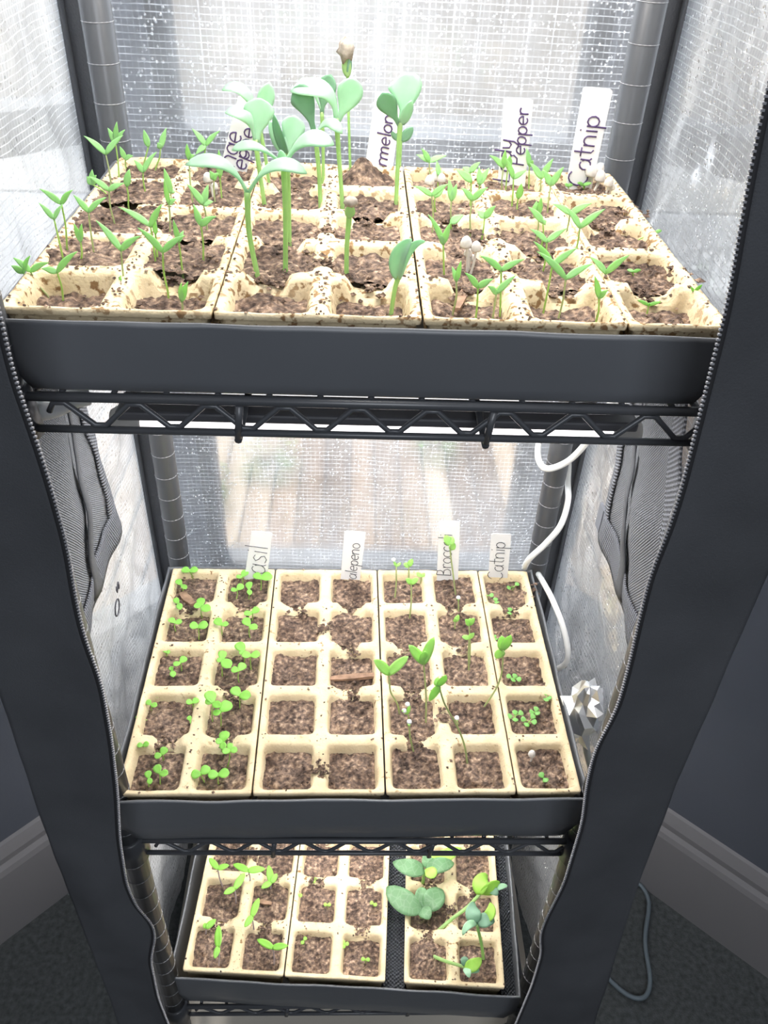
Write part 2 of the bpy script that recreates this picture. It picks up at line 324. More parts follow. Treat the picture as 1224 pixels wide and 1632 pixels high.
# ------------------------------------------------------------------ outside: deck, lawn, fence
ZO = -.62
struct(MB().box((-6, .36, ZO-.3), (6, 14, ZO-.06)).build('ground', M['lawn'], smooth=False))
deck = bpy.data.objects.new('deck', None); COL.objects.link(deck); deck['kind'] = 'structure'
pm = None; x = -1.6; k = 0
while x < 1.7:
    wd = .055
    if pm is None: o = MB().box((0, 0, -.03), (wd, 1.15, 0)).build('plank', M['wood'], deck, False, bevel=.003); pm = o.data
    else: o = bpy.data.objects.new('plank', pm); COL.objects.link(o); o.parent = deck; md = o.modifiers.new('bevel', 'BEVEL'); md.width = .003
    o.location = (x, .45, ZO+random.uniform(-.003, .003)); x += wd+.006
fence = bpy.data.objects.new('garden_fence', None); COL.objects.link(fence); tag(fence, 'weathered board fence seen blurred through the rear sheet', 'fence')
pm = None; x = -3.4
while x < 3.4:
    if pm is None: o = MB().box((0, 0, 0), (.14, .022, 1.7)).build('board', M['fence'], fence, False); pm = o.data
    else: o = bpy.data.objects.new('board', pm); COL.objects.link(o); o.parent = fence
    o.location = (x, 5.2+random.uniform(-.008, .008), ZO-.06); x += .152
struct(MB().box((-5, 3.4, ZO-.07), (5, 4.7, ZO-.05)).build('garden_path', M['pale'], smooth=False))
def bush(x, y, r, lab):
    b = MB()
    for k in range(420):
        d = np.random.normal(size=3); d /= np.linalg.norm(d); d[2] = abs(d[2]); p = np.array([x, y, ZO-.05])+d*r*random.uniform(.6, 1.05)*np.array([1, 1, 1.1])
        a = np.random.normal(size=3); a /= np.linalg.norm(a); c = np.cross(a, d); c /= np.linalg.norm(c); l = r*.16
        b.add([p-a*l, p+c*l*.45+d*.01, p+a*l, p-c*l*.45-d*.01], [(0, 1, 2, 3)])
    t = thing('garden_shrub', (x, y, ZO-.06), lab, 'shrub'); o = b.build('foliage', M['hedge'], t); o['kind'] = 'stuff'
    MB().tube([(x, y, ZO-.08), (x, y, ZO+r*.6)], .02).build('stem', M['wood'], t)
bush(-.62, 1.95, .3, 'green garden shrub outside, behind the left of the rear sheet'); bush(.25, 2.6, .3, 'green garden shrub outside, behind the middle of the rear sheet')
bush(-.22, 1.25, .085, 'low green plant on the deck behind the middle-shelf rear sheet'); bush(-.40, 1.1, .11, 'yellowish low plant on the deck, behind the rear left post'); bush(.2, 1.35, .08, 'low green plant on the deck behind the Broccoli tag')

# ------------------------------------------------------------------ wire rack
PXL, PXR, PYB, PYF = -.192, .187, .155, -.1248
rack = thing('wire_rack', (0, 0, ZF), 'black wire shelving rack carrying three trays of seedlings', 'shelving rack')
SHELF_Z = dict(top=.3505, mid=-.0715, bot=-.4035, upper=.785)
def post(x, y):
    b = MB().tube([(x, y, ZF+.004), (x, y, .95)], .0108, 18); o = b.build('post', M['rack'], rack)
    g = MB(); z = ZF+.04
    while z < .94: g.lathe((x, y, z), [(.0106, -.0004), (.01105, -.0002), (.01105, .0002), (.0106, .0004)], 18); z += .0254
    o2 = g.build('ring', M['zip'], o); o2['kind'] = 'stuff'  # highlights on the post rings painted in as a lighter metal
    MB().lathe((x, y, ZF), [(.014, 0), (.014, .008), (.011, .016)], 14).build('foot', M['rack'], o)
    return o
for x, y in ((PXL, PYB), (PXR, PYB), (PXL, PYF), (PXR, PYF)): post(x, y)
def shelf(z):
    root = None; r = .0027; dz = .0195; xs0, xs1 = PXL+.008, PXR-.008
    f = MB()
    for y in (PYF-.003, PYB-.016): f.tube([(xs0, y, z), (xs1, y, z)], r, 10); f.tube([(xs0+.003, y, z-dz), (xs1-.003, y, z-dz)], r*.8, 10)
    for x in (PXL, PXR): f.tube([(x, PYF+.008, z), (x, PYB-.008, z)], r, 10); f.tube([(x, PYF+.008, z-dz), (x, PYB-.008, z-dz)], r*.8, 10)
    sh = f.build('shelf', M['rack'], rack)
    for y in (PYF-.003, PYB-.016):
        pts = []; x = xs0+.014; up = False; pts.append((x, y, z-.009))
        n = 17; step = (xs1-xs0-.034)/n; x += .006
        for i in range(n+1):
            zz = z-.0035 if i % 2 == 0 else z-dz+.003
            pts += [(x-.003, y, zz), (x+.003, y, zz)]; x += step
        pts.append((x-step+.009, y, z-.009))
        MB().tube(pts, .0016, 8).build('truss_wire', M['rack'], sh)
    me = None
    for i in range(13):
        x = xs0+.02+(xs1-xs0-.04)*i/12
        if me is None: o = MB().tube([(0, PYF-.001, 0), (0, PYB-.012, 0)], .0017, 6).build('cross_wire', M['rack'], sh); me = o.data
        else: o = bpy.data.objects.new('cross_wire', me); COL.objects.link(o); o.parent = sh
        o.location = (x, 0, z-.0012)
    for i in range(2):
        x = PXL+.126*(i+1)+(.002 if i else -.005); y = PYF-.0045
        MB().tube([(x, y, z-.002), (x-.002, y+.001, z-dz-.003)], .0021, 8).build('cross_strut', M['rack'], sh)
        MB().tube([(x-.002, y, z-dz-.004), (x-.002, PYB-.02, z-dz-.003)], .0021, 8).build('cross_strut', M['rack'], sh)
    for x in (PXL, PXR):
        for y in (PYF, PYB): MB().lathe((x, y, z-.012), [(.0113, -.014), (.0150, -.013), (.0136, .015), (.0113, .016)], 18).build('collar', M['rack'], sh)
for z in SHELF_Z.values(): shelf(z)

# ------------------------------------------------------------------ grow lights
def grow_light(y, z, lab, power, x0=-.135, x1=.142):
    t = thing('grow_light', (0, y, z), lab, 'grow light', 'tube grow lights under the shelves')
    MB().box((x0-.012, y-.012, z-.006), (x1+.012, y+.012, z)).build('housing', M['housing'], t, False, bevel=.0015)
    MB().tube([(x0, y, z-.0125), (x1, y, z-.0125)], .0075, 14).build('diffuser', M['tube'], t)
    for s, x in ((-1, x0), (1, x1)): MB().lathe((x, y, z-.0125), [(.008, 0), (.0085, .001), (.0085, .014), (.006, .018)], 14, (s, 0, 0)).build('end_cap', M['cap'], t)
    l = light('lamp', 'AREA', power, (0, y, z-.022), (0, 0, -1), shape='RECTANGLE', size=x1-x0, size_y=.014, color=(1, .965, .92)); l.parent = t; l.matrix_parent_inverse = t.matrix_world.inverted()
    return t
for nm, z, pw in (('upper', SHELF_Z['upper']-.03, .95), ('top', SHELF_Z['top']-.0275, .52), ('middle', SHELF_Z['mid']-.0275, .43)):
    for y, w_ in ((-.085, 'front'), (.0, 'centre'), (.085, 'rear')):
        grow_light(y, z, f'white tube grow light under the {nm} shelf, {w_} one of three', pw)

# ------------------------------------------------------------------ trays and pulp pot strips
P = .052
class Tray:
    def __init__(s, nm, x, y, z, a, depth): s.nm, s.x, s.y, s.z, s.a, s.depth = nm, x, y, z, a, depth; s.c, s.s = math.cos(a), math.sin(a); s.soil = {}
    def W(s, u, v, z=0): U, V = u-3.5*P, v-2.5*P; return (s.x+U*s.c-V*s.s, s.y+U*s.s+V*s.c, s.z+z)
    def inv(s, X, Y): X, Y = X-s.x, Y-s.y; return X*s.c+Y*s.s+3.5*P, -X*s.s+Y*s.c+2.5*P
TOP = Tray('upper', -.0042, .0091, .3957, .0007, .0412); MID = Tray('middle', -.0088, 0, 0, .0127, .0678); BOT = Tray('lower', .013, -.0055, -.3226, -.055, .0772)
GAPB = .018
def col_u(T, c): return c*P + (GAPB if T is BOT and c >= 4 else 0)
def drip_tray(T, e, f, b, lab, umax=7*P, wall_h=None, drop=.004):
    """e: margins left/right, front f, back b; flared walls, folded rim"""
    t = thing('drip_tray', T.W(3.5*P, 2.5*P, -T.depth-.003), lab, 'tray', 'black trays under the pots')
    z0 = -T.depth-.0025; z1 = -drop; fl = .013 if T.depth > .04 else .008; n = 36
    def ring(out, z, wob, th=0):
        pts = []
        fo = out*(.12 if T.depth < .05 else .62)-th
        cs = [(-e-out, -f-fo), (umax+e+out, -f-fo), (umax+e+out, 5*P+b+out), (-e-out, 5*P+b+out)]
        for k in range(4):
            (u0, v0), (u1, v1) = cs[k], cs[(k+1) % 4]
            for i in range(n):
                a = i/n; d = nz(u0+(u1-u0)*a, v0+(v1-v0)*a, z*3+T.z, 22)*wob; dx = d*(1 if k % 2 else 0); dy = d*(0 if k % 2 else 1)
                pts.append(T.W(u0+(u1-u0)*a+dx, v0+(v1-v0)*a+dy, z+nz(u0+(u1-u0)*a, v0+(v1-v0)*a, 5+T.z, 30)*wob*.5))
        return pts
    rings = [ring(-fl*1.6, z0, 0), ring(-fl, z0+.001, .001), ring(-fl*.7, z0+.007, .001), ring(-.001, (z0+z1)/2, .0022), ring(0, z1-.003, .0016), ring(.0004, z1, .0016),
             ring(-.0012, z1, .0016, .001), ring(-.0016, z1-.003, .0016, .0012), ring(-.0026, (z0+z1)/2, .0022, .0014), ring(-fl-.0015, z0+.0045, .0005, .0018), ring(-fl*1.8, z0+.0022, 0, .0018)]
    v = [p for r in rings for p in r]; N = 4*n
    fs = [(i*N+k, i*N+(k+1) % N, (i+1)*N+(k+1) % N, (i+1)*N+k) for i in range(len(rings)-1) for k in range(N)]
    fs += [tuple(range(N-1, -1, -1)), tuple(range((len(rings)-1)*N, len(rings)*N))]
    o = MB().add(v, fs).build('tray_body', M['tray'], t)
    for k in (-1, -2): o.data.polygons[k].use_smooth = False
    return t
drip_tray(TOP, .004, .0045, .004, 'black plastic tray holding tall melon seedlings on the top shelf')
drip_tray(MID, .006, .0045, .005, 'black plastic tray of basil and broccoli pots on the middle shelf', drop=.003)
BT = drip_tray(BOT, .014, .0055, .006, 'black plastic tray holding squash seedlings on the bottom shelf', umax=6*P+GAPB+.002, drop=.006)

for u0, u1 in ((4*P-.002, 4*P+GAPB+.002), (6*P+GAPB-.002, 6*P+GAPB+.014)):
    MB().grid(10, 60, lambda a, b: BOT.W(u0+(u1-u0)*a, -.003+(5*P+.004)*b, -.020+.006*nz(a*2, b*14, u0*50)+.004*nz(a*5, b*40, 3)), lambda a, b: (.02*a, .27*b)).build('net_liner', M['liner'], BT)
OFF = [0, .0022, .0038, .0048, .0058, .0072, .009, .012, .017, .0215, .026]
def lines(n):
    o = [0.]
    for c in range(n): o += [c*P+x for x in OFF[1:]]+[(c+1)*P-x for x in OFF[-2::-1]]
    return o
def pot_strip(T, c0, nc, lab, soil_dz, rowdz=None):
    u0 = col_u(T, c0); root = thing('pot_strip', T.W(u0+nc*P/2, 2.5*P, -T.depth), lab, 'seedling pots', 'pressed pulp pot strips')
    us, vs = lines(nc), lines(5); inset = .0007
    dips = {}
    for c in range(nc):
        for r in range(1, 5): dips[('r', c, r)] = random.choice([0, .007, .009, .008, 0])
    for r in range(5): dips[('c', 1, r)] = random.choice([0, 0, .006, 0])
    H = .0215; CR_ = .006; D = T.depth-.002
    def h(u, v):
        best = 1e9
        c = min(nc-1, max(0, int(u/P))); r = min(4, max(0, int(v/P)))
        dx = abs(u-(c+.5)*P)-(H-CR_); dy = abs(v-(r+.5)*P)-(H-CR_)
        d = math.hypot(max(dx, 0), max(dy, 0))+min(max(dx, dy), 0)-CR_
        top = 0
        rb = round(v/P)
        if 0 < rb < 5 and abs(v-rb*P) < .006:
            k = dips[('r', c, rb)]
            if k: q = abs(u-(c+.5)*P-(k-.008)*3); top = -k*max(0, min(1, (.0125-q)/.004))
        if nc == 2 and abs(u-P) < .006:
            k = dips[('c', 1, r)]
            if k: q = abs(v-(r+.5)*P); top = min(top, -k*max(0, min(1, (.012-q)/.004)))
        top += .0007*nz(u*1+c0, v, T.z, 60)+.0004*nz(u+c0, v, T.z, 260)
        if d >= 0: return top - (.0009*max(0, 1-d/.0025))
        q = -d
        if q < .0014: return top-.0009-q*1.6
        return min(top, max(-D, top-.003-(q-.0014)*5))
    nu, nv = len(us), len(vs); V = []; F = []
    cl = lambda x, m: min(max(x, inset), m-inset)
    for j in range(nv):
        for i in range(nu):
            u, v = cl(us[i], nc*P), cl(vs[j], 5*P); rr = .004
            for (cu, cv) in ((rr, rr), (nc*P-rr, rr), (rr, 5*P-rr), (nc*P-rr, 5*P-rr)):        # rounded outer corners
                if abs(u-cu) <= rr and abs(v-cv) <= rr and (u < rr or u > nc*P-rr) and (v < rr or v > 5*P-rr):
                    L_ = math.hypot(u-cu, v-cv)
                    if L_ > rr: u, v = cu+(u-cu)*rr/L_, cv+(v-cv)*rr/L_
            V.append(T.W(u0+u, v, h(us[i], vs[j])))
    for j in range(nv-1):
        for i in range(nu-1): k = j*nu+i; F.append((k, k+1, k+nu+1, k+nu))
    edge = [i for i in range(nu)]+[j*nu+nu-1 for j in range(1, nv)]+[(nv-1)*nu+i for i in range(nu-2, -1, -1)]+[j*nu for j in range(nv-2, 0, -1)]
    cu, cv = u0+nc*P/2, 2.5*P; CC = T.W(cu, cv); prev = edge
    for dz, sh in ((-.0035, 0), (-.0045, .002), (-T.depth, .007)):
        cur = []
        for e_ in edge:
            x, y, _ = V[e_]; uu, vv = T.inv(x, y); uu = cu+(uu-cu)*(1-sh/(nc*P/2)); vv = cv+(vv-cv)*(1-sh/(2.5*P)); V.append(T.W(uu, vv, dz)); cur.append(len(V)-1)
        m = len(edge)
        for k in range(m): F.append((prev[k], cur[k], cur[(k+1) % m], prev[(k+1) % m]))
        prev = cur
    F.append(tuple(prev))
    MB().add(V, F).build('pot_body', M['pulp_dirty' if T is TOP else 'pulp'], root)
    for c in range(nc):
        for r in range(5):
            base = soil_dz+random.uniform(-.002, .0015)+(rowdz or {}).get(r, 0)+(.0032 if T is TOP and c0 == 0 and r > 0 else 0); T.soil[(c0+c, r)] = base; heap = HEAPS.get((T.nm, c0+c, r), 0)
            n = 26; hs = .0242 if T is TOP and r > 0 else .0228; sd = random.uniform(0, 50)
            def fn(a, b):
                u = -hs+2*hs*a; v = -hs+2*hs*b
                z = base+.0030*nz(u, v, sd, 70)+.0022*nz(u, v, sd+9, 170)+.0011*nz(u, v, sd+5, 420)+random.uniform(-.0005, .0005)
                if heap: z += heap*math.exp(-((u+.004)**2+(v-.006)**2)/(.013**2))
                return T.W(u0+(c+.5)*P+u+random.uniform(-.0004, .0004), (r+.5)*P+v+random.uniform(-.0004, .0004), z)
            MB().grid(n, n, fn).build('soil', M['soil'], root, smooth=False)
    b = MB()
    oct_f = [(0, 2, 4), (2, 1, 4), (1, 3, 4), (3, 0, 4), (2, 0, 5), (1, 2, 5), (3, 1, 5), (0, 3, 5)]
    def crumb(u, v, z, r):
        c_ = np.array(T.W(u0+u, v, z)); a = random.uniform(0, 3); q = [np.array(d)*r*random.uniform(.5, 1.3) for d in ((math.cos(a), math.sin(a), 0), (-math.cos(a), -math.sin(a), 0), (-math.sin(a), math.cos(a), 0), (math.sin(a), -math.cos(a), 0), (0, 0, .6), (0, 0, -.6))]
        b.add([c_+x for x in q], oct_f)
    for k, dd in dips.items():
        if not dd: continue
        for _ in range(26):
            if k[0] == 'r': u, v = (k[1]+.5)*P+random.gauss(0, .005), k[2]*P+random.gauss(0, .004)
            else: u, v = P+random.gauss(0, .004), (k[2]+.5)*P+random.gauss(0, .005)
            crumb(u, v, -dd+random.uniform(0, .004), random.uniform(.0010, .0032))
    CR0 = {'upper': 40, 'middle': 9, 'lower': 9}[T.nm]
    for _ in range(CR0*nc*5):
        c, r = random.randrange(nc), random.randrange(5)
        if random.random() < .5: u, v = (c+random.choice([0, 1]))*P+random.gauss(0, .002), (r+random.random())*P
        else: u, v = (c+random.random())*P, (r+random.choice([0, 1]))*P+random.gauss(0, .002)
        if .001 < u < nc*P-.001 and .001 < v < 5*P-.001: crumb(u, v, .0005, random.uniform(.0005, .0015))
    for _ in range(30*nc):
        c, r = random.randrange(nc), random.randrange(5)
        crumb((c+.5)*P+random.uniform(-.019, .019), (r+.5)*P+random.uniform(-.019, .019), T.soil[(c0+c, r)]+.002, random.uniform(.001, .0026))
    o = b.build('soil_crumbs', M['soil'], root, smooth=False); o['kind'] = 'stuff'
    return root
HEAPS = {('upper', 3, 4): .016, ('upper', 2, 0): .004, ('lower', 4, 0): .006}
RZ = {0: -.006, 4: -.001}
for T, dz, strips in ((TOP, -.0055, ((0, 2, 'orange pepper pots, speckled with soil, left end of the upper tray'), (2, 2, 'pulp pots with tall watermelon seedlings in the upper tray'),
                                     (4, 2, 'pulp pots of small peppers beside the watermelon in the upper tray'), (6, 1, 'single row of catnip pots at right end of upper tray'))),
                      (MID, -.0085, ((0, 2, 'pulp pots of round-leaved basil at left of the middle tray'), (2, 2, 'pulp pots of bare soil behind which the Jalepeno tag stands'),
                                     (4, 2, 'pulp pots of spindly broccoli in the middle tray'), (6, 1, 'single row of tiny catnip pots in the middle tray'))),
                      (BOT, -.009, ((0, 2, 'pulp pots of lime-green seedlings at left of the lower tray'), (2, 2, 'pulp pots with tiny sprouts, centre of the lower tray'),
                                    (4, 2, 'pulp pots with big squash seedlings in the lower tray')))):
    for c0, nc, lab in strips: pot_strip(T, c0, nc, lab, dz, RZ if T is TOP else None)

# ------------------------------------------------------------------ plants
def cell_of(T, X, Y):
    u, v = T.inv(X, Y)
    if T is BOT and u > 4*P+GAPB/2: u -= GAPB
    return max(0, min(6, int(u/P))), max(0, min(4, int(v/P)))
def base_pt(T, px, py):
    z = -.010
    for _ in range(3): b = onz(px, py, T.z+z); c = cell_of(T, b[0], b[1]); z = T.soil.get(c, -.01)
    u, v = T.inv(b[0], b[1]); cu = col_u(T, c[0])+.5*P; cv = (c[1]+.5)*P; lim = .0165
    if abs(u-cu) > lim+.010 or abs(v-cv) > lim+.010 or u < .004 or v < .004:
        q = T.W(min(max(u, cu-lim), cu+lim), min(max(v, cv-lim), cv+lim)); b = np.array([q[0], q[1], b[2]])
    return b, c
def leaf_mesh(b, p0, p1, wid, nrm, arch=0, fold=.15, thick=.0006, prof='lance', n=8, arch_dir=None, m=4, ctrl=None):
    p0, p1 = np.array(p0), np.array(p1); ad = np.array([0, 0, 1.]) if arch_dir is None else np.array(arch_dir)
    c = (p0+p1)/2+ad*arch if ctrl is None else 2*np.array(ctrl)-(p0+p1)/2
    nrm = np.array(nrm, float); top = []; bot = []
    for i in range(n+1):
        t = i/n; q = (1-t)**2*p0+2*t*(1-t)*c+t*t*p1; tan = 2*(1-t)*(c-p0)+2*t*(p1-c); tan /= np.linalg.norm(tan)+1e-9
        s = np.cross(tan, nrm); s /= np.linalg.norm(s)+1e-9; nn = np.cross(s, tan)
        if nn @ nrm < 0: nn = -nn
        if prof == 'lance': w = (math.sin(math.pi*min(1, (t*.94+.03))**.75))**1.1*(1-.35*t)+.06
        elif prof == 'oval': w = max(.12, math.sin(math.pi*(t*.93+.05)**.85))**.62
        elif prof == 'round': w = max(.08, math.sin(math.pi*(t*.97+.02)**1.25))**.55
        elif prof == 'spoon': w = max(.16, math.sin(math.pi*(t*.96+.02)**1.9))**.8
        if i == n: w *= .35
        for k in range(m+1):
            a = -1+2*k/m; pt = q+s*(a*wid*.5*w)+nn*(fold*wid*.5*w*(abs(a)**1.4))
            e = thick*(1-abs(a)**3*.85)*(1-.5*t)
            top.append(pt+nn*e); bot.append(pt-nn*e)
    N = (n+1)*(m+1); f = []
    for i in range(n):
        for k in range(m): a = i*(m+1)+k; f.append((a, a+1, a+m+2, a+m+1)); f.append((N+a+m+1, N+a+m+2, N+a+1, N+a))
    for i in range(n):
        a = i*(m+1); f.append((a, a+m+1, N+a+m+1, N+a)); a += m; f.append((a+m+1, a, N+a, N+a+m+1))
    for a, sg in ((0, 1), (n*(m+1), -1)):
        for k in range(m): q4 = (a+k+1, a+k, N+a+k, N+a+k+1); f.append(q4 if sg > 0 else q4[::-1])
    b.add(top+bot, f)
PLANTS = []
def finish(kind, root, T, cell, h, words): PLANTS.append((kind, root, T, cell, h, words))
def xf(o, s, pts): return [(o[0]+x/s, o[1]+y/s) for x, y in pts]

def sprout(T, name, mats, base, top, tips, wpx, srad, prof='lance', flat=False, words='', group='', mid=None, arch=.12, thick=.0005, fold=.2, stem_taper=.75, nrm0=None):
    """base/top/tips are sightlines; the foot stands on its pot's soil, the stem rises in an upright plane, leaves spread at the joint"""
    b, cell = base_pt(T, *base); y = b[1]
    j = ony(top[0], top[1], y); root = thing(name, b, None, 'seedling')
    sm, lm = mats
    pth = [b-np.array([0, 0, .004])]
    if mid: pth += [b]+[ony(m[0], m[1], y) for m in mid]
    else: pth += [b, b*.5+j*.5+np.array([random.uniform(-.0008, .0008), random.uniform(-.001, .001), 0])]
    pth.append(j); pth = smooth_path(pth, 5); n = len(pth)
    MB().tube(pth, [srad*(1-(1-stem_taper)*i/(n-1)) for i in range(n)], 8).build('stem', sm, root)
    k_ = ppm(j)
    for i, tp in enumerate(tips):
        tp = list(tp); wp = tp[2] if len(tp) > 2 else wpx; ar = tp[3] if len(tp) > 3 else arch; m_ = tp[4] if len(tp) > 4 else lm; pf = tp[5] if len(tp) > 5 else prof
        if flat:
            q = onz(tp[0], tp[1], j[2]+random.uniform(.0, .002)); nr = np.array([random.uniform(-.2, .2), random.uniform(-.35, -.05), 1.])
            if abs(q[1]-y) > .03: q = ony(tp[0], tp[1], y)
        else:
            q = ony(tp[0], tp[1], y+random.uniform(-.004, .003)); nr = np.array([random.uniform(-.3, .3), -.75, .6]) if nrm0 is None else np.array(nrm0)
        L_ = np.linalg.norm(q-j); lb = MB()
        leaf_mesh(lb, j-(q-j)*.03, q, wp/k_, nr, arch=ar*L_, fold=fold, thick=thick, prof=pf)
        lb.build('leaf', m_, root)
    finish(name, root, T, cell, (j-b)[2], (words, group)); return root

# ---- upper tray: orange peppers (left strip)
S1 = lambda *p: xf((0, 190), 5.1, p); S2 = lambda *p: xf((180, 190), 5.1, p)
PEP1 = [
 (S1, (515, 1140), (440, 815), [(315, 680), (510, 690)]), (S1, (545, 1050), (500, 690), [(320, 565), (590, 575)]), (S1, (760, 1060), (720, 755), [(595, 615), (865, 635)]),
 (S1, (660, 1160), (655, 995), [(600, 845), (665, 850)]), (S1, (225, 1420), (190, 1250), [(90, 1190), (245, 1110)]), (S1, (265, 1430), (250, 1240), [(105, 1125), (400, 1165)]),
 (S1, (515, 1485), (465, 1245), [(335, 1215), (630, 1075)]), (S1, (630, 1410), (618, 1320), [(612, 1250)]), (S1, (760, 600), (750, 530), [(705, 465), (750, 410), (782, 455)]),
 (S1, (905, 560), (860, 285), [(680, 135), (1000, 130)]), (S1, (970, 500), (940, 200), [(875, 70), (950, 20), (1015, 85)]), (S1, (930, 840), (885, 580), [(720, 465), (1010, 520)]),
 (S2, (105, 400), (100, 325), [(55, 220), (165, 300)]), (S2, (125, 700), (112, 545), [(135, 405)]), (S2, (260, 575), (245, 430), [(170, 330), (355, 265)]),
 (S2, (300, 320), (288, 225), [(250, 85)]), (S2, (395, 330), (388, 235), [(435, 70), (360, 190)]), (S2, (465, 910), (455, 690), [(415, 490), (515, 650)]),
 (S2, (475, 720), (470, 600), [(415, 400), (485, 560)]), (S2, (650, 690), (620, 330), [(600, 200), (665, 290)]), (S2, (765, 330), (755, 215), [(640, 75), (870, 95), (670, 290)]),
 (S2, (765, 880), (735, 695), [(600, 525), (775, 530), (815, 670)]), (S2, (735, 1140), (715, 865), [(655, 690), (840, 790)]), (S2, (565, 1240), (535, 1000), [(490, 815), (575, 905)]),
 (S2, (445, 1395), (405, 1080), [(200, 880), (585, 945)]), (S2, (345, 1150), (305, 870), [(45, 715), (400, 690)]), (S2, (362, 1130), (345, 930), [(350, 830)]),
 (S2, (115, 1450), (65, 1065), [(-140, 820), (225, 950)]), (S2, (72, 1470), (70, 1390), [(62, 1270), (98, 1285)]), (S2, (560, 1580), (560, 1480), [(555, 1330), (610, 1320)]),
 (S2, (830, 680), (820, 490), [(785, 420), (860, 440)]), (S2, (885, 660), (870, 470), [(860, 250)])]
def pepper(lst, group, kind):
    for f, b, t, tips in lst:
        w_ = 13 if len(tips) == 1 else 11
        words = 'folded' if len(tips) == 1 else ('three-leaved' if len(tips) == 3 else 'two-leaved')
        sprout(TOP, 'pepper_seedling', (random.choice([M['stem'], M['stem'], M['stem_dark']]), M['pep']), f(b)[0], f(t)[0], f(*tips), w_*random.uniform(.85, 1.15), .00062, words=(words+' '+kind), group=group)
pepper(PEP1, 'orange pepper seedlings in the upper tray', 'orange pepper seedling')
# ---- upper tray: peppers right of the melons
S3 = lambda *p: xf((640, 220), 5.1, p); S4 = lambda *p: xf((780, 220), 5.1, p)
PEP2 = [
 (S3, (225, 285), (225, 195), [(120, 135), (160, 85), (365, 145)]), (S3, (295, 420), (300, 300), [(285, 185), (340, 270)]), (S3, (250, 780), (245, 470), [(100, 390), (380, 375)]),
 (S3, (400, 660), (405, 510), [(385, 330), (450, 370)]), (S3, (345, 1110), (340, 860), [(215, 620), (395, 690), (310, 790)]), (S3, (405, 770), (400, 695), [(505, 625)]),
 (S3, (420, 1410), (445, 1165), [(410, 1045), (485, 995)]), (S3, (600, 1490), (620, 1215), [(515, 1095), (745, 1145)]), (S3, (740, 1490), (770, 1265), [(700, 1205), (930, 1115)]),
 (S3, (800, 1440), (810, 1075), [(635, 955), (1000, 985)]), (S3, (565, 440), (557, 280), [(495, 240), (640, 195)]), (S3, (615, 560), (635, 380), [(630, 235), (715, 240)]),
 (S3, (560, 770), (575, 505), [(485, 405), (700, 400)]), (S3, (650, 830), (675, 650), [(615, 590), (765, 550)]), (S3, (555, 575), (565, 355), [(440, 255)]),
 (S3, (275, 600), (270, 480), [(360, 385)]),
 (S4, (100, 440), (115, 240), [(0, 140), (130, 95)]), (S4, (180, 570), (195, 330), [(135, 170), (305, 260)]), (S4, (130, 445), (150, 245), [(165, 140)]),
 (S4, (225, 590), (235, 490), [(260, 370)]), (S4, (320, 410), (325, 230), [(300, 80), (355, 180)]), (S4, (410, 480), (420, 330), [(325, 200), (520, 165)]),
 (S4, (470, 620), (500, 385), [(435, 260), (605, 235)]), (S4, (345, 740), (365, 620), [(385, 510)]), (S4, (380, 830), (400, 620), [(420, 480), (370, 540)]),
 (S4, (420, 890), (435, 690), [(315, 560), (465, 675)]), (S4, (435, 1090), (465, 845), [(330, 740), (630, 735)]), (S4, (610, 830), (655, 620), [(510, 535), (835, 530)]),
 (S4, (680, 1000), (735, 730), [(620, 560), (945, 575)]), (S4, (440, 1410), (510, 1040), [(360, 840), (720, 890)]), (S4, (555, 1490), (620, 1145), [(385, 920), (845, 1020)]),
 (S4, (865, 1500), (890, 1300), [(855, 1120), (965, 1235)]), (S4, (920, 1200), (945, 1100), [(815, 965), (1140, 950)])]
pepper(PEP2, 'small pepper seedlings right of the melons', 'small pepper seedling')
# ---- upper tray: catnip, end strip
S5 = lambda *p: xf((900, 220), 4.708, p)
for b, t, tips in (((145, 388), (140, 352), [(95, 338), (200, 340), (150, 372)]), ((30, 385), (25, 360), [(0, 345), (60, 350)]), ((672, 775), (680, 708), [(638, 700), (728, 695)]), ((515, 1025), (515, 1003), [(468, 988), (572, 990)]),
                   ((950, 1285), (968, 1160), [(946, 1120), (1031, 1100), (1014, 1165)]), ((612, 1335), (630, 1255), [(545, 1218), (722, 1230), (632, 1240)])):
    sprout(TOP, 'catnip_seedling', (M['stem'], M['cat']), S5(b)[0], S5(t)[0], S5(*tips), 6, .0005, prof='oval', words='tiny catnip seedling', group='catnip seedlings in the upper tray', arch=.05)

# ---- upper tray: watermelon seedlings, each written out with its own leaves
def melon(base, stem, leaves, label, srad=.0017):
    b, cell = base_pt(TOP, *base); y = b[1]; pth = [b-np.array([0, 0, .005]), b]+[ony(p[0], p[1], y) for p in stem]; j = pth[-1]
    root = thing('melon_seedling', b, label, 'seedling', 'watermelon seedlings in the upper tray')
    sp = smooth_path(pth, 6); n = len(sp); MB().tube(sp, [srad*(1.08-.25*math.sin(math.pi*i/n)) for i in range(n)], 10).build('stem', M['stem_w'], root)
    k = ppm(j)
    for lf in leaves:
        p0 = ony(*lf['a'], y+lf.get('da', 0)); p1 = ony(*lf['b'], y+lf.get('db', 0)); c = ony(*lf['c'], y+lf.get('dc', lf.get('db', 0)*.5)) if 'c' in lf else None
        mb = MB(); leaf_mesh(mb, p0, p1, lf['w']/k, lf.get('n', (0, -.55, .8)), thick=lf.get('t', .0011), fold=lf.get('f', .12), prof=lf.get('p', 'spoon'), ctrl=c, n=14, m=6)
        mb.build('leaf', M[lf.get('m', 'wat')], root)
    return root, j, y, k
melon((410, 438), [(397, 370), (394, 306)], [dict(a=(394, 308), b=(296, 263), c=(355, 262), w=27), dict(a=(396, 308), b=(489, 277), c=(437, 265), w=27)], 'melon seedling with two broad arched leaves, nearest on the left of the group')
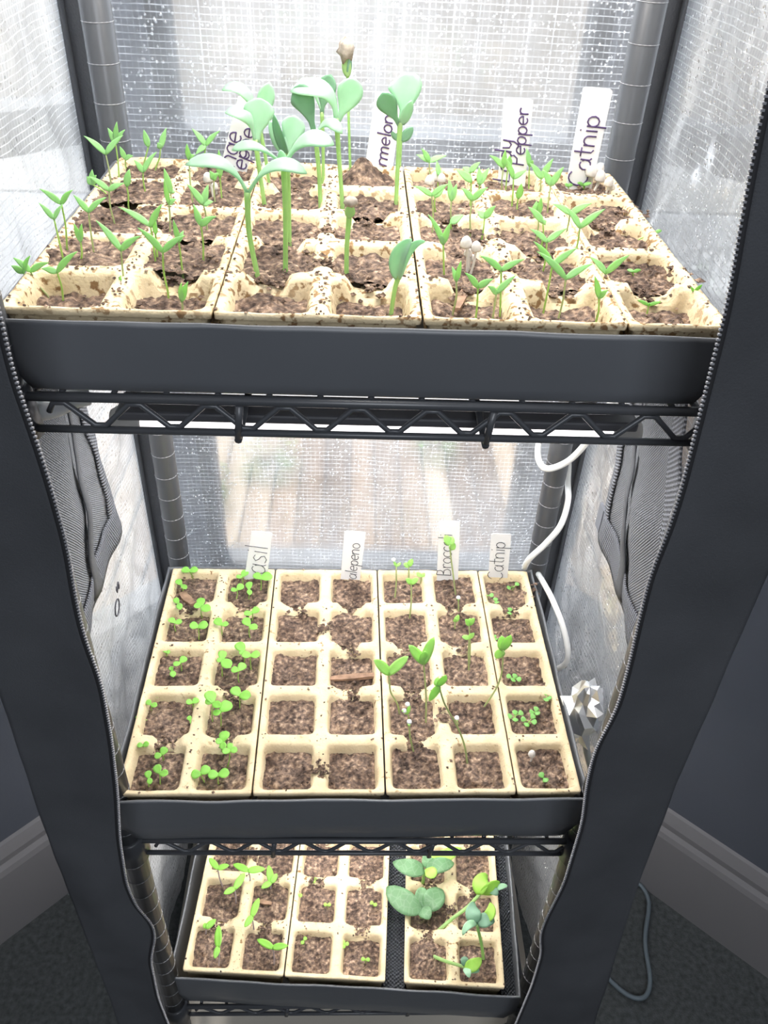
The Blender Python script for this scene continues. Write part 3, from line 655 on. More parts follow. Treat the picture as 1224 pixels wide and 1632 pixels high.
melon((455, 431), [(455, 340), (452, 258)], [dict(a=(449, 262), b=(370, 240), c=(408, 234), w=20), dict(a=(455, 262), b=(532, 231), c=(487, 224), w=33), dict(a=(452, 262), b=(447, 239), w=15, n=(0, -1, .2), p='oval')], 'thick-stemmed melon seedling with a small new leaf between its two arched leaves')
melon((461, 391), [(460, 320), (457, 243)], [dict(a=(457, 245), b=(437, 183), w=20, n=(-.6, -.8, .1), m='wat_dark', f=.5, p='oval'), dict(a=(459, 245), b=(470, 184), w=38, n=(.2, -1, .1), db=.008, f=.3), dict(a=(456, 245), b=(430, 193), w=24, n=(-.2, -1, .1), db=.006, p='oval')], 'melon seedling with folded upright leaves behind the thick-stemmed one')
melon((422, 329), [(414, 275), (407, 222)], [dict(a=(406, 226), b=(359, 180), c=(392, 186), w=25, n=(-.3, -.5, .7)), dict(a=(409, 226), b=(414, 156), c=(412, 190), w=48, n=(.05, -1, .25), db=.004)], 'melon seedling with one drooping and one upright leaf before the orange pepper tag')
melon((429, 296), [(423, 250), (415, 208)], [dict(a=(415, 215), b=(354, 144), c=(392, 150), w=22, n=(-.2, -.5, .8)), dict(a=(416, 212), b=(430, 131), c=(420, 172), w=27, n=(.2, -1, .1), f=.35)], 'melon seedling at the back with a narrow leaf pointing left', .0014)
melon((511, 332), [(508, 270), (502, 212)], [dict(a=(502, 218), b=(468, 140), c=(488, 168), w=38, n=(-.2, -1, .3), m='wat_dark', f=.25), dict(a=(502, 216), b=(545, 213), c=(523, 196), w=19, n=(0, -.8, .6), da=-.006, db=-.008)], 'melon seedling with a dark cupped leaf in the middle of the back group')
melon((546, 332), [(541, 260), (536, 188)], [dict(a=(536, 196), b=(463, 146), c=(518, 146), w=36, n=(-.1, -.55, .75)), dict(a=(537, 194), b=(563, 123), c=(553, 160), w=42, n=(.3, -1, .25), db=.003)], 'tall melon seedling with two wide spoon leaves, left of the soil-capped one')
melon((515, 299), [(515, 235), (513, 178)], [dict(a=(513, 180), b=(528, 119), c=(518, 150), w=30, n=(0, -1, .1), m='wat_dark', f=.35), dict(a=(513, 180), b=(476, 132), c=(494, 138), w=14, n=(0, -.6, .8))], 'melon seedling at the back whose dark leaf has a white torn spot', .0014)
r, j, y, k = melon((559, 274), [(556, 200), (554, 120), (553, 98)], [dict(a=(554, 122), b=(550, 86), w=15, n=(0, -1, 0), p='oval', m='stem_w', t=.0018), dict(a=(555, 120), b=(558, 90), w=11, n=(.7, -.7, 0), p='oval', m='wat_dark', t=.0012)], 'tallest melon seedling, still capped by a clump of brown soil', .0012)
def lump(c, r_, m, nm, root, sq=(1, 1, 1), seed=0, rough=.45):
    b = MB(); nu, nv = 14, 9; V = []
    for a in range(nv+1):
        for i in range(nu):
            th = math.pi*a/nv; ph = 2*math.pi*i/nu; d = np.array([math.sin(th)*math.cos(ph), math.sin(th)*math.sin(ph), math.cos(th)])
            rr = r_*(1+rough*noise.noise(Vector(d*2.2)+Vector((seed, 0, 0)))+rough*.5*noise.noise(Vector(d*5)+Vector((seed, 3, 0)))); V.append(np.array(c)+d*rr*np.array(sq))
    F = [(a*nu+i, (a+1)*nu+i, (a+1)*nu+(i+1) % nu, a*nu+(i+1) % nu) for a in range(nv) for i in range(nu)]
    return b.add(V, F).build(nm, m, root)
lump(ony(551, 79, y), .0063, M['seed'], 'soil_cap', r, (.85, .85, 1.15), 3)
melon((631, 329), [(634, 262), (638, 192)], [dict(a=(637, 200), b=(609, 148), c=(622, 172), w=34, n=(-.25, -1, -.1), m='wat_dark', f=.2, db=-.004), dict(a=(639, 198), b=(640, 118), c=(646, 152), w=54, n=(.1, -1, .2), db=.006), dict(a=(640, 198), b=(656, 160), w=20, n=(.5, -1, 0), p='oval', db=-.002)], 'tall melon seedling with one broad upright leaf, right end of the melon row')
melon((637, 280), [(638, 250), (639, 222)], [dict(a=(639, 224), b=(622, 200), w=17, n=(0, -1, .1), m='wat_dark', p='oval'), dict(a=(640, 224), b=(658, 203), w=16, n=(0, -1, .1), m='wat_dark', p='oval')], 'small dark-leaved melon seedling half hidden behind the right-hand one', .0011)
r, j, y, k = melon((552, 435), [(553, 390), (557, 340)], [dict(a=(556, 346), b=(560, 326), w=17, n=(0, -1, 0), p='oval', m='stem_w', t=.002)], 'short melon seedling whose bowed head still wears its seed coat', .0016)
lump(ony(559, 322, y), .0034, M['seed'], 'seed_coat', r, (1.15, .9, .8), 5, .25)
melon((623, 503), [(629, 462), (637, 436)], [dict(a=(635, 444), b=(656, 381), c=(637, 408), w=27, n=(-.4, -1, .1), f=.5, p='oval'), dict(a=(638, 440), b=(678, 385), c=(652, 398), w=15, n=(.4, -.8, .3), f=.4, p='oval')], 'young melon seedling with leaves still folded, in the front row', .0014)

# ---- mushrooms
def mushroom(T, base, cap, rpx, where):
    b, cell = base_pt(T, *base); y = b[1]; c = ony(cap[0], cap[1], y); r_ = rpx/ppm(c)
    root = thing('mushroom', b, None, 'mushroom')
    MB().tube(smooth_path([b-np.array([0, 0, .003]), b, (b+c)/2+np.array([.0006, 0, 0]), c], 4), r_*.24, 8).build('stem', M['shroom_stem'], root)
    MB().lathe(c, [(r_*.15, -.25*r_), (r_*.95, -.75*r_), (r_, -.45*r_), (r_*.92, .1*r_), (r_*.7, .65*r_), (r_*.35, .98*r_), (r_*.05, 1.08*r_)], 14, (random.uniform(-.15, .15), -.1, 1)).build('cap', M['shroom'], root)
    finish('mushroom', root, T, cell, (c-b)[2], ('small white mushroom', 'small white mushrooms')); return root
for base, cap, r_ in (((744, 434), (743, 386), 9.5), ((750, 437), (759, 393), 8.5), ((747, 431), (746, 402), 7), ((753, 430), (753, 411), 5.5), ((687, 306), (685, 287), 8), ((699, 303), (704, 284), 7), ((691, 300), (694, 281), 7), ((340, 316), (331, 283), 8), ((345, 311), (342, 297), 6),
                      ((941, 302), (943, 273), 9), ((947, 304), (957, 281), 9), ((950, 300), (956, 268), 8), ((960, 321), (971, 290), 7.5), ((966, 318), (975, 297), 6), ((938, 298), (937, 267), 8)):
    mushroom(TOP, base, cap, r_, '')
mushroom(MID, (846, 1213), (848, 1201), 6, '')

# ---- middle tray: basil
B1 = lambda *p: xf((180, 880), 4.708, p); B2 = lambda *p: xf((180, 1080), 4.708, p)
BAS = [(B1, (600, 195), (575, 145), [(515, 128), (640, 128)]), (B1, (525, 290), (515, 245), [(475, 208), (550, 278)]), (B1, (495, 460), (490, 385), [(462, 345), (510, 432)]), (B1, (672, 500), (660, 410), [(605, 400), (730, 438), (660, 342)]),
 (B1, (470, 590), (465, 530), [(420, 498), (520, 522)]), (B1, (645, 650), (640, 562), [(575, 545), (715, 542)]), (B1, (975, 230), (970, 185), [(1008, 138), (925, 190)]), (B1, (1110, 285), (1110, 200), [(1055, 165), (1198, 178)]),
 (B1, (925, 358), (932, 282), [(980, 245), (885, 288)]), (B1, (1020, 345), (1022, 280), [(1022, 222), (1028, 322)]), (B1, (1045, 515), (1045, 455), [(1098, 422), (985, 470)]), (B1, (1030, 645), (1025, 552), [(982, 497), (1082, 575)]),
 (B1, (820, 630), (815, 548), [(765, 502), (868, 538)]), (B1, (405, 785), (402, 755), [(380, 708), (430, 748)]), (B1, (515, 888), (505, 828), [(552, 788), (455, 852)]), (B1, (450, 925), (445, 890), [(430, 858), (455, 938)]),
 (B1, (820, 930), (820, 808), [(822, 738), (882, 868), (778, 815)]), (B1, (985, 830), (980, 748), [(930, 680), (948, 765)]), (B1, (1035, 868), (1035, 775), [(965, 772), (1105, 768)]), (B1, (945, 978), (945, 888), [(990, 835), (885, 882)]),
 (B2, (300, 165), (300, 140), [(260, 128), (360, 110)]), (B2, (290, 245), (285, 203), [(252, 172), (332, 212)]), (B2, (600, 255), (595, 190), [(548, 178), (645, 162)]), (B2, (588, 355), (582, 322), [(565, 288), (608, 348)]),
 (B2, (200, 325), (196, 305), [(180, 285), (220, 302)]), (B2, (235, 555), (225, 508), [(180, 508), (272, 495)]), (B2, (377, 628), (365, 580), [(400, 522), (310, 595)]), (B2, (270, 815), (268, 755), [(262, 698), (285, 798)]),
 (B2, (355, 795), (350, 718), [(322, 655), (415, 722)]), (B2, (748, 330), (748, 190), [(715, 100), (808, 218), (692, 172)]), (B2, (812, 365), (808, 252), [(890, 188), (752, 278)]), (B2, (952, 228), (950, 135), [(892, 75), (1035, 138)]),
 (B2, (815, 560), (822, 482), [(850, 400), (768, 478), (830, 540)]), (B2, (860, 675), (878, 542), [(935, 548), (822, 565), (880, 490)]), (B2, (685, 780), (660, 722), [(728, 672), (585, 732)]), (B2, (792, 795), (790, 728), [(712, 732), (875, 715)])]
for f, b, t, tips in BAS:
    L_ = [math.dist(f(q)[0], f(t)[0]) for q in tips]
    sprout(MID, 'basil_seedling', (M['stem'], M['basil']), f(b)[0], f(t)[0], [(*f(q)[0], max(8, l*.95)) for q, l in zip(tips, L_)], 12, .0006, prof='round', flat=True, words=('three-leaved' if len(tips) == 3 else 'two-leaved')+' basil seedling', group='basil seedlings in the middle tray', arch=.08, thick=.0004)
# ---- middle tray: broccoli
R1 = lambda *p: xf((590, 860), 4.708, p); R2 = lambda *p: xf((590, 1010), 4.708, p)
def broc(f, b, t, tips, w_=11, mid=None, words='spindly broccoli seedling', seedcap=None):
    r_ = sprout(MID, 'broccoli_seedling', (M['stem_dark'], M['broc']), f(b)[0], f(t)[0], f(*tips), w_, .0009, prof='oval', words=words, group='broccoli seedlings in the middle tray', mid=[f(q)[0] for q in mid] if mid else None, arch=.1)
    if seedcap:
        bb, _ = base_pt(MID, *f(b)[0])
        for q in seedcap: lump(ony(*f(q)[0], bb[1]-.001), .0021, M['white'], 'seed_husk', r_, (1, 1, .8), 2, .2)
broc(R1, (185, 435), (195, 200), [(232, 175), (175, 165)], 5, words='seed-tipped broccoli seedling', seedcap=[(175, 150)])
broc(R1, (288, 330), (290, 200), [(318, 145), (250, 182)], 9)
broc(R1, (295, 595), (308, 330), [(268, 292), (362, 290)], 9, words='forked broccoli seedling')
broc(R1, (380, 330), (384, 275), [(345, 248), (412, 252)], 7, words='pale broccoli seedling')
broc(R1, (640, 410), (598, 35), [(555, -30), (615, -25), (632, 75)], 13, mid=[(625, 280), (605, 130)], words='tall broccoli seedling crossing the tag')
broc(R1, (662, 560), (662, 455), [(668, 430)], 5, words='husk-tipped broccoli seedling', seedcap=[(662, 435)])
broc(R1, (635, 660), (640, 615), [(665, 565), (635, 590)], 8, words='short broccoli seedling')
broc(R1, (740, 965), (742, 740), [(780, 700), (688, 728)], 8)
broc(R1, (745, 930), (742, 640), [(782, 590), (712, 600), (748, 590)], 9, words='tall broccoli seedling')
broc(R2, (220, 605), (140, 300), [(28, 195), (285, 170)], 16, mid=[(205, 530), (155, 440), (145, 370)], words='bent broccoli seedling')
broc(R2, (416, 672), (400, 220), [(290, 85), (480, 25), (408, 130)], 16, mid=[(420, 520), (414, 380)], words='straight broccoli seedling')
broc(R2, (730, 980), (515, 390), [(568, 310), (495, 330), (445, 505)], 14, mid=[(705, 830), (650, 690), (560, 530)], words='long leaning broccoli seedling')
broc(R2, (287, 690), (282, 600), [(295, 530), (235, 575)], 6, words='husk-tipped broccoli seedling', seedcap=[(280, 530), (255, 578)])
broc(R2, (325, 885), (292, 690), [(290, 660)], 5, mid=[(300, 780)], words='thin bent broccoli seedling', seedcap=[(293, 660)])
broc(R2, (655, 690), (652, 655), [(650, 640)], 4, words='stub of a broccoli seedling', seedcap=[(650, 632)])
broc(R2, (850, 555), (992, 120), [(1055, 10), (985, 15), (945, 185)], 16, mid=[(940, 420), (985, 300), (995, 200)], words='leaning broccoli seedling with broad leaves')
# ---- middle tray: catnip rosettes
C1 = lambda *p: xf((740, 900), 4.185, p)
for cs in ([(132, 188), (155, 205), (182, 205)], [(208, 232), (216, 252)], [(297, 155), (325, 148), (352, 130)], [(305, 298), (302, 325)], [(198, 482), (206, 498)], [(295, 745), (337, 742), (325, 770), (365, 765)], [(543, 855), (565, 890), (545, 902)],
           [(302, 1012), (338, 985), (378, 990), (340, 1035)], [(392, 1032), (415, 1068), (467, 1050), (458, 1012)], [(448, 985), (480, 962), (488, 992)], [(513, 1402), (542, 1438)]):
    pc = C1(*cs); cx, cy = np.mean(pc, 0); b, cell = base_pt(MID, cx, cy+7)
    j = ony(cx, cy+1, b[1]); root = thing('catnip_seedling', b, None, 'seedling')
    MB().tube([b-np.array([0, 0, .003]), (b+j)/2, j], .0005, 6).build('stem', M['stem'], root)
    for q in pc:
        p1 = onz(q[0], q[1], j[2]+.0008); d = p1-j; l = np.linalg.norm(d)+1e-6; d /= l; tip = j+d*(l+.0022); st = j+d*max(0, l-.0026); mb = MB()
        leaf_mesh(mb, st, tip, .0052, (random.uniform(-.2, .2), -.25, 1), arch=.0004, fold=.1, thick=.0004, prof='round', n=7); mb.build('leaf', M['cat'], root)
        MB().tube([j, st+d*.0005], .00035, 5).build('leaf_stalk', M['stem'], root)
    finish('catnip_seedling', root, MID, cell, .006, (f'{["", "", "two", "three", "four"][len(cs)]}-leaved catnip seedling', 'catnip seedlings in the middle tray'))
# ---- lower tray
T1 = lambda *p: xf((280, 1320), 6.278, p); T2 = lambda *p: xf((440, 1320), 6.12, p); T3 = lambda *p: xf((600, 1320), 5.1, p)
for b, t, tips in (((465, 575), (422, 405), [(335, 300), (535, 370)]), ((748, 565), (725, 425), [(575, 360), (895, 408)]), ((602, 755), (590, 605), [(692, 450), (480, 655)]), ((432, 1375), (425, 1190), [(430, 970), (392, 1305)]),
                   ((300, 1062), (305, 1000), [(285, 950), (402, 912)]), ((785, 1025), (765, 880), [(832, 700), (690, 990)]), ((985, 1355), (970, 1195), [(815, 1112), (1125, 1175)]), ((950, 600), (955, 545), [(1015, 455), (855, 600), (930, 372)])):
    L_ = [math.dist(T1(q)[0], T1(t)[0]) for q in tips]
    sprout(BOT, 'tomato_seedling', (M['stem_lilac'], M['tom']), T1(b)[0], T1(t)[0], [(*T1(q)[0], 6.5+.17*l) for q, l in zip(tips, L_)], 11, .0009, prof='oval', flat=True, words='lilac-stemmed seedling with lime leaves', group='lilac-stemmed seedlings in the lower tray', arch=.06)
for cs in ([(375, 515), (385, 500)], [(205, 645), (235, 655)], [(485, 745), (515, 745)], [(935, 730), (965, 745)], [(282, 1078), (260, 1112)], [(655, 1112), (690, 1128), (660, 1152)], [(850, 1278), (895, 1282)]):
    pc = T2(*cs); cx, cy = np.mean(pc, 0); b, cell = base_pt(BOT, cx, cy+5); j = ony(cx, cy, b[1]); root = thing('tiny_sprout', b, None, 'seedling')
    MB().tube([b-np.array([0, 0, .003]), (b+j)/2, j], .0006, 6).build('stem', M['stem'], root)
    for q in pc:
        p1 = onz(q[0], q[1], j[2]); d = p1-j; l = np.linalg.norm(d)+1e-6; d /= l; mb = MB(); leaf_mesh(mb, j, j+d*(l+.0024), .0042, (0, -.2, 1), arch=.0004, fold=.1, thick=.0004, prof='round', n=6); mb.build('leaf', M['lime'], root)
    finish('tiny_sprout', root, BOT, cell, .004, ('tiny pale sprout', 'tiny sprouts in the lower tray'))
def squash(base, stem, leaves, label, srad=.0019, flat_stem=False):
    b, cell = base_pt(BOT, *base); lift = .012; pth = [b-np.array([0, 0, .004]), b]
    for i, p in enumerate(stem):
        pth.append(onz(p[0], p[1], b[2]+lift*(i+1)) if flat_stem else ony(p[0], p[1], b[1]))
    j = pth[-1]; root = thing('squash_seedling', b, label, 'seedling', 'squash seedlings in the lower tray'); sp = smooth_path(pth, 6)
    MB().tube(sp, [srad*(1.05-.2*i/len(sp)) for i in range(len(sp))], 10).build('stem', M['stem_w'], root); k = ppm(j)
    for lf in leaves:
        dz = lf.get('dz', .003); p0 = onz(*lf['a'], j[2]); p1 = onz(*lf['b'], j[2]+dz); c = onz(*lf['c'], j[2]+dz+.004) if 'c' in lf else (p0+p1)/2+np.array([0, 0, .003]); mb = MB()
        leaf_mesh(mb, p0, p1, lf['w']/k, lf.get('n', (0, -.3, 1)), thick=.0005, fold=lf.get('f', .12), prof=lf.get('p', 'oval'), ctrl=c, n=12, m=6); mb.build('leaf', M[lf.get('m', 'squash')], root)
q3 = lambda x, y: T3((x, y))[0]
squash(q3(375, 445), [q3(385, 390), q3(395, 345)], [dict(a=q3(385, 335), b=q3(135, 275), c=q3(270, 320), w=27, p='oval'), dict(a=q3(405, 330), b=q3(630, 285), c=q3(520, 300), w=24), dict(a=q3(405, 330), b=q3(470, 405), w=20, m='lime', p='round'), dict(a=q3(400, 320), b=q3(690, 165), w=22, m='lime'), dict(a=q3(395, 320), b=q3(440, 190), w=18)], 'squash seedling with wide grey-green leaves under the middle shelf rail')
squash(q3(365, 720), [q3(362, 700), q3(360, 672)], [dict(a=q3(375, 660), b=q3(85, 475), c=q3(245, 610), w=36, p='round'), dict(a=q3(385, 650), b=q3(538, 500), c=q3(450, 590), w=34, p='round'), dict(a=q3(365, 655), b=q3(370, 480), w=24, dz=.007, f=.3), dict(a=q3(365, 655), b=q3(430, 740), w=22)], 'squash seedling with veined butterfly leaves over the gap in lower tray')
squash(q3(480, 855), [q3(610, 740), q3(740, 640), q3(850, 525)], [dict(a=q3(840, 540), b=q3(905, 385), c=q3(850, 440), w=26, m='lime', n=(-.5, -.6, .6)), dict(a=q3(860, 530), b=q3(1000, 455), c=q3(940, 480), w=24, m='lime', n=(.2, -.8, .5)), dict(a=q3(920, 500), b=q3(985, 545), w=14, m='wat_dark'), dict(a=q3(960, 500), b=q3(1065, 468), w=9, m='wat')], 'leggy squash seedling lying diagonally across two pots', .002, True)
squash(q3(868, 1060), [q3(860, 980), q3(840, 880), q3(815, 785)], [dict(a=q3(815, 775), b=q3(800, 605), c=q3(785, 690), w=25, m='wat_dark', n=(-.2, -.8, .6)), dict(a=q3(820, 775), b=q3(960, 760), c=q3(890, 745), w=22, m='wat_dark'), dict(a=q3(850, 750), b=q3(925, 605), c=q3(925, 690), w=17, m='lime', dz=.006), dict(a=q3(815, 775), b=q3(700, 870), c=q3(745, 790), w=12, m='wat')], 'upright squash seedling with dark cupped leaves, front right of lower tray', .0018)
squash(q3(445, 1035), [q3(560, 1080), q3(660, 1110), q3(725, 1130)], [dict(a=q3(715, 1130), b=q3(850, 1055), c=q3(790, 1110), w=19, m='lime'), dict(a=q3(720, 1120), b=q3(705, 1045), w=13, m='wat_dark'), dict(a=q3(730, 1135), b=q3(835, 1165), w=15, m='wat'), dict(a=q3(720, 1135), b=q3(755, 1215), w=12, m='wat')], 'fallen squash seedling lying across the front pot of the lower tray', .0018, True)

# ---- labels that single out each seedling by its pot
ROW = ['front', 'second', 'middle', 'fourth', 'back']; COLN = ['first', 'second', 'third', 'fourth', 'fifth', 'sixth', 'seventh']; NUM = ['', 'one', 'two', 'three', 'four', 'five', 'six', 'seven']
from collections import defaultdict
cells = defaultdict(list)
for pl in PLANTS: cells[(pl[2].nm, pl[3], pl[5][0])].append(pl)
for (tn, (c, r), words), ls in cells.items():
    ls.sort(key=lambda q: q[1].location.x)
    for i, (kind, root, T, cell, h, (wd, grp)) in enumerate(ls):
        n = len(ls); o = ''
        if n == 2: o = ', '+('left' if i == 0 else 'right')+' of two'
        elif n > 2: o = ', '+(['leftmost']+COLN[1:n-1]+['rightmost'])[i]+f' of {NUM[n]}'
        root['label'] = f'{wd}, {tn} tray, {ROW[r]} row, {COLN[c]} column{o}'; root['group'] = grp

# ------------------------------------------------------------------ written tags
def arc(cx, cy, rx, ry, a0, a1, n=10): return [(cx+rx*math.cos(math.radians(a0+(a1-a0)*i/n)), cy+ry*math.sin(math.radians(a0+(a1-a0)*i/n))) for i in range(n+1)]
G = {
 'a': (.62, [arc(.26, .28, .24, .28, 60, 400), [(.5, .56), (.5, .1), (.58, 0)]]), 'b': (.6, [[(.05, 1), (.05, 0)], arc(.28, .28, .23, .28, 180, -180)]),
 'B': (.72, [[(.05, 0), (.1, 1)], [(.1, 1), (.45, .95), (.5, .75), (.4, .58), (.12, .52)], [(.12, .52), (.5, .48), (.62, .25), (.5, .05), (.05, 0)]]),
 'C': (.78, [arc(.42, .5, .38, .5, 50, 310)]), 'c': (.52, [arc(.27, .28, .25, .28, 50, 310)]), 'e': (.58, [[(.05, .28), (.5, .32)]+arc(.27, .3, .24, .28, 5, 310)]),
 'd': (.62, [arc(.26, .28, .24, .28, 30, 390), [(.52, 1), (.5, 0)]]), 'g': (.6, [arc(.26, .3, .24, .27, 30, 390), [(.5, .55), (.5, -.2)]+arc(.27, -.2, .23, .2, 0, -150)]),
 'i': (.26, [[(.12, .55), (.12, 0)], [(.12, .8), (.13, .84)]]), 'l': (.24, [[(.1, 1), (.12, 0)]]), 'L': (.6, [[(.05, 1), (.05, 0), (.5, 0)]]),
 'm': (.92, [[(.05, .55), (.06, 0)], [(.06, .38)]+arc(.24, .38, .18, .17, 160, 0)+[(.42, 0)], [(.42, .38)]+arc(.6, .38, .18, .17, 160, 0)+[(.79, 0)]]),
 'n': (.6, [[(.05, .55), (.06, 0)], [(.06, .36)]+arc(.27, .36, .2, .2, 160, 0)+[(.48, 0)]]), 'o': (.6, [arc(.28, .28, .25, .28, 90, 450)]),
 'p': (.6, [[(.06, .56), (.06, -.38)], arc(.28, .28, .23, .28, 170, -190)]), 'P': (.66, [[(.08, 1), (.05, 0)], [(.08, 1), (.5, .95), (.58, .7), (.4, .48), (.06, .48)]]),
 'r': (.45, [[(.06, .56), (.07, 0)], [(.07, .36)]+arc(.26, .36, .19, .2, 160, 40)]), 's': (.5, [[(.42, .5), (.25, .56), (.1, .45), (.2, .32), (.38, .24), (.42, .1), (.25, 0), (.06, .05)]]),
 't': (.48, [[(.22, .95), (.22, .1), (.36, 0)], [(.02, .6), (.44, .6)]]), 'y': (.58, [[(.05, .55), (.1, .15), (.28, .05), (.45, .2), (.5, .55)], [(.5, .55), (.46, -.1), (.3, -.38), (.08, -.3)]]),
 'J': (.6, [[(.4, 1), (.4, .2)]+arc(.22, .2, .18, .2, 0, -170)]), 'O': (.8, [arc(.38, .5, .36, .5, 90, 450)]), 'W': (1, [[(0, 1), (.22, 0), (.45, .8), (.68, 0), (.92, 1)]]), 'N': (.7, [[(.05, 0), (.05, 1), (.5, 0), (.5, 1)]])}
def plant_tag(T, quad, lines_, lab, ink, pen=.0004):
    """quad: TL, TR, BL, BR sightlines; the tag stands upright in the soil by the rear pots"""
    (bl, br) = quad[2], quad[3]; b, cell = base_pt(T, (bl[0]+br[0])/2, (bl[1]+br[1])/2); y = b[1]
    TL, TR, BL, BR = [ony(*q, y) for q in quad]; dn = .011
    BL = BL-(TL-BL)/np.linalg.norm(TL-BL)*dn; BR = BR-(TR-BR)/np.linalg.norm(TR-BR)*dn
    def Q(u, v, off=0): return (1-u)*((1-v)*BL+v*BR)+u*((1-v)*TL+v*TR)+np.array([0, -off, 0])
    root = thing('plant_tag', (b[0], b[1], b[2]), lab, 'plant tag', 'white written plant tags')
    th = .0005; mb = MB(); fr = [Q(u, v, th) for u, v in ((0, 0), (0, 1), (.985, 1), (1, .9), (1, .1), (.985, 0))]; bk = [Q(u, v, -th) for u, v in ((0, 0), (0, 1), (.985, 1), (1, .9), (1, .1), (.985, 0))]; n = 6
    mb.add(fr+bk, [tuple(range(n)), tuple(range(2*n-1, n-1, -1))]+[(k, k+n, (k+1) % n+n, (k+1) % n) for k in range(n)]); mb.build('tag_blade', M['tag'], root, smooth=False)
    Hh = np.linalg.norm(Q(1, .5)-Q(0, .5)); Ww = np.linalg.norm(Q(.5, 1)-Q(.5, 0)); wr = MB()
    for text, py0, py1, vc in lines_:
        def u_of(py):
            lo, hi = 0., 1.
            a = (BL+BR)/2; c = (TL+TR)/2
            best = min(((abs(_py(a+(c-a)*t)-py), t) for t in np.linspace(-.1, 1, 200))); return best[1]
        u0, u1 = u_of(py0), u_of(py1); tw = sum(G[ch][0] for ch in text); s = (u1-u0)*Hh/tw; hh = s*1.0; x = 0
        for ch in text:
            wch, st = G[ch]
            for poly in st:
                pts = [Q(u0+(x+a+random.uniform(-.01, .01))*s/Hh, vc-(c_-.3)*hh/Ww, th+.0001) for a, c_ in poly]
                wr.tube(pts, pen, 5)
            x += wch
    wr.build('handwriting', ink, root)
def _py(Pt): d = np.array(Pt)-CAM; return 816-FPX*(d@CU)/(d@CF)
plant_tag(TOP, [(380, 152), (420, 160), (352, 262), (391, 284)], [('nge', 268, 212, .28), ('Peppe', 282, 200, .75)], 'leaning white tag lettered nge and Peppe behind melon leaves', M['ink'], .0006)
plant_tag(TOP, [(599, 146), (642, 152), (581, 270), (623, 288)], [('ermelon', 276, 180, .62)], 'white tag lettered ermelon stuck in the soil heap', M['ink'], .0006)
plant_tag(TOP, [(804, 155), (850, 158), (793, 293), (836, 300)], [('Lady', 291, 222, .22), ('Pepper', 262, 170, .72)], 'white tag lettered Pepper behind the small pepper seedlings', M['ink'], .0006)
plant_tag(TOP, [(930, 138), (977, 142), (902, 296), (942, 301)], [('Catnip', 296, 182, .55)], 'wide white tag lettered Catnip beside mushrooms on the top shelf', M['ink'], .0006)
plant_tag(MID, [(401, 846), (434, 849), (390, 918), (425, 927)], [('asil', 913, 868, .55)], 'white tag lettered asil behind the basil', M['pencil'], .0004)
plant_tag(MID, [(549, 846), (583, 848), (543, 920), (573, 928)], [('alepeno', 921, 864, .62)], 'white tag lettered alepeno behind the bare pots', M['pencil'], .0004)
plant_tag(MID, [(700, 830), (733, 831), (696, 924), (730, 925)], [('Broccoli', 917, 850, .45)], 'tallest middle-shelf tag, lettered Broccoli', M['pencil'], .0004)
plant_tag(MID, [(783, 850), (815, 851), (778, 924), (808, 927)], [('Catnip', 924, 862, .5)], 'white tag lettered Catnip in the middle tray corner', M['pencil'], .0004)

# ---- bark chips on the soil
def chip(T, a, b_, wpx, lab):
    p, cell = base_pt(T, *a); q, _ = base_pt(T, *b_); d = q-p; L_ = np.linalg.norm(d); d /= L_; s = np.cross(d, [0, 0, 1]); w_ = wpx/ppm(p)/2; V = []
    for i in range(5):
        t = i/4; wd = w_*(.5+.6*math.sin(math.pi*(t*.8+.1)))
        for k, zz in ((-1, .0006), (1, .0006), (1, .0034), (-1, .0034)): V.append(p+d*L_*t+s*k*wd*random.uniform(.8, 1.15)+np.array([0, 0, zz+random.uniform(-.0004, .0006)]))
    F = [(i*4+k, i*4+(k+1) % 4, i*4+4+(k+1) % 4, i*4+4+k) for i in range(4) for k in range(4)]+[(3, 2, 1, 0), (16, 17, 18, 19)]
    tag(MB().add(V, F).build('bark_chip', M['bark'], smooth=False), lab, 'bark chip')
chip(MID, (290, 948), (308, 966), 12, 'reddish bark chip in the back left pot of the middle tray')
chip(MID, (610, 1078), (520, 1085), 9, 'long bark strip lying over the bare pots of the middle tray')
chip(BOT, (411, 1438), (433, 1442), 6, 'tan bark sliver in the lower tray beside lime seedlings')
chip(TOP, (728, 500), (742, 466), 12, 'dark bark chip beside a pepper seedling, front row of upper tray')

# ------------------------------------------------------------------ plastic cover
cover = thing('greenhouse_cover', (0, -.165, ZF), 'clear reinforced greenhouse cover with black front borders and zips', 'greenhouse cover')
XL, XR, YFc, YBc, ZT = -.224, .219, -.165, .187, .93
def back_fn(a, b):
    x = XL+.012+(XR-XL-.024)*a; z = -.48+(ZT+.48)*b
    return (x, YBc+.005*nz(x, z, 3, 6)+.0022*nz(x, z, 9, 22)+.0006*nz(x, z, 2, 90), z)
MB().grid(90, 200, back_fn, lambda a, b: ((XR-XL)*a, (ZT+.48)*b)).build('back_panel', M['film_back'], cover)
def side(sx):
    X = XL if sx < 0 else XR
    def fn(a, b):
        y = YFc+.004+(YBc-YFc-.008)*a; z = -.48+(ZT+.48)*b; fall = min(1, min(a, 1-a)*6)
        low = max(0, min(1, (.33-z)/.15)); d = .010*nz(y, z, 4+sx, 7)+.0035*nz(y+z*.5, z, 8+sx, 24)+.0008*nz(y, z, 2, 90)
        d += low*(.009*nz(y-z*.8, z*.7, 17+sx, 13)+.004*abs(nz(y+z, z, 27, 30)))
        return (X+d*fall, y, z)
    return MB().grid(110, 230, fn, lambda a, b: ((YBc-YFc)*a+.1, (ZT+.48)*b)).build('side_panel', M['film_side'], cover)
side(-1); side(1)
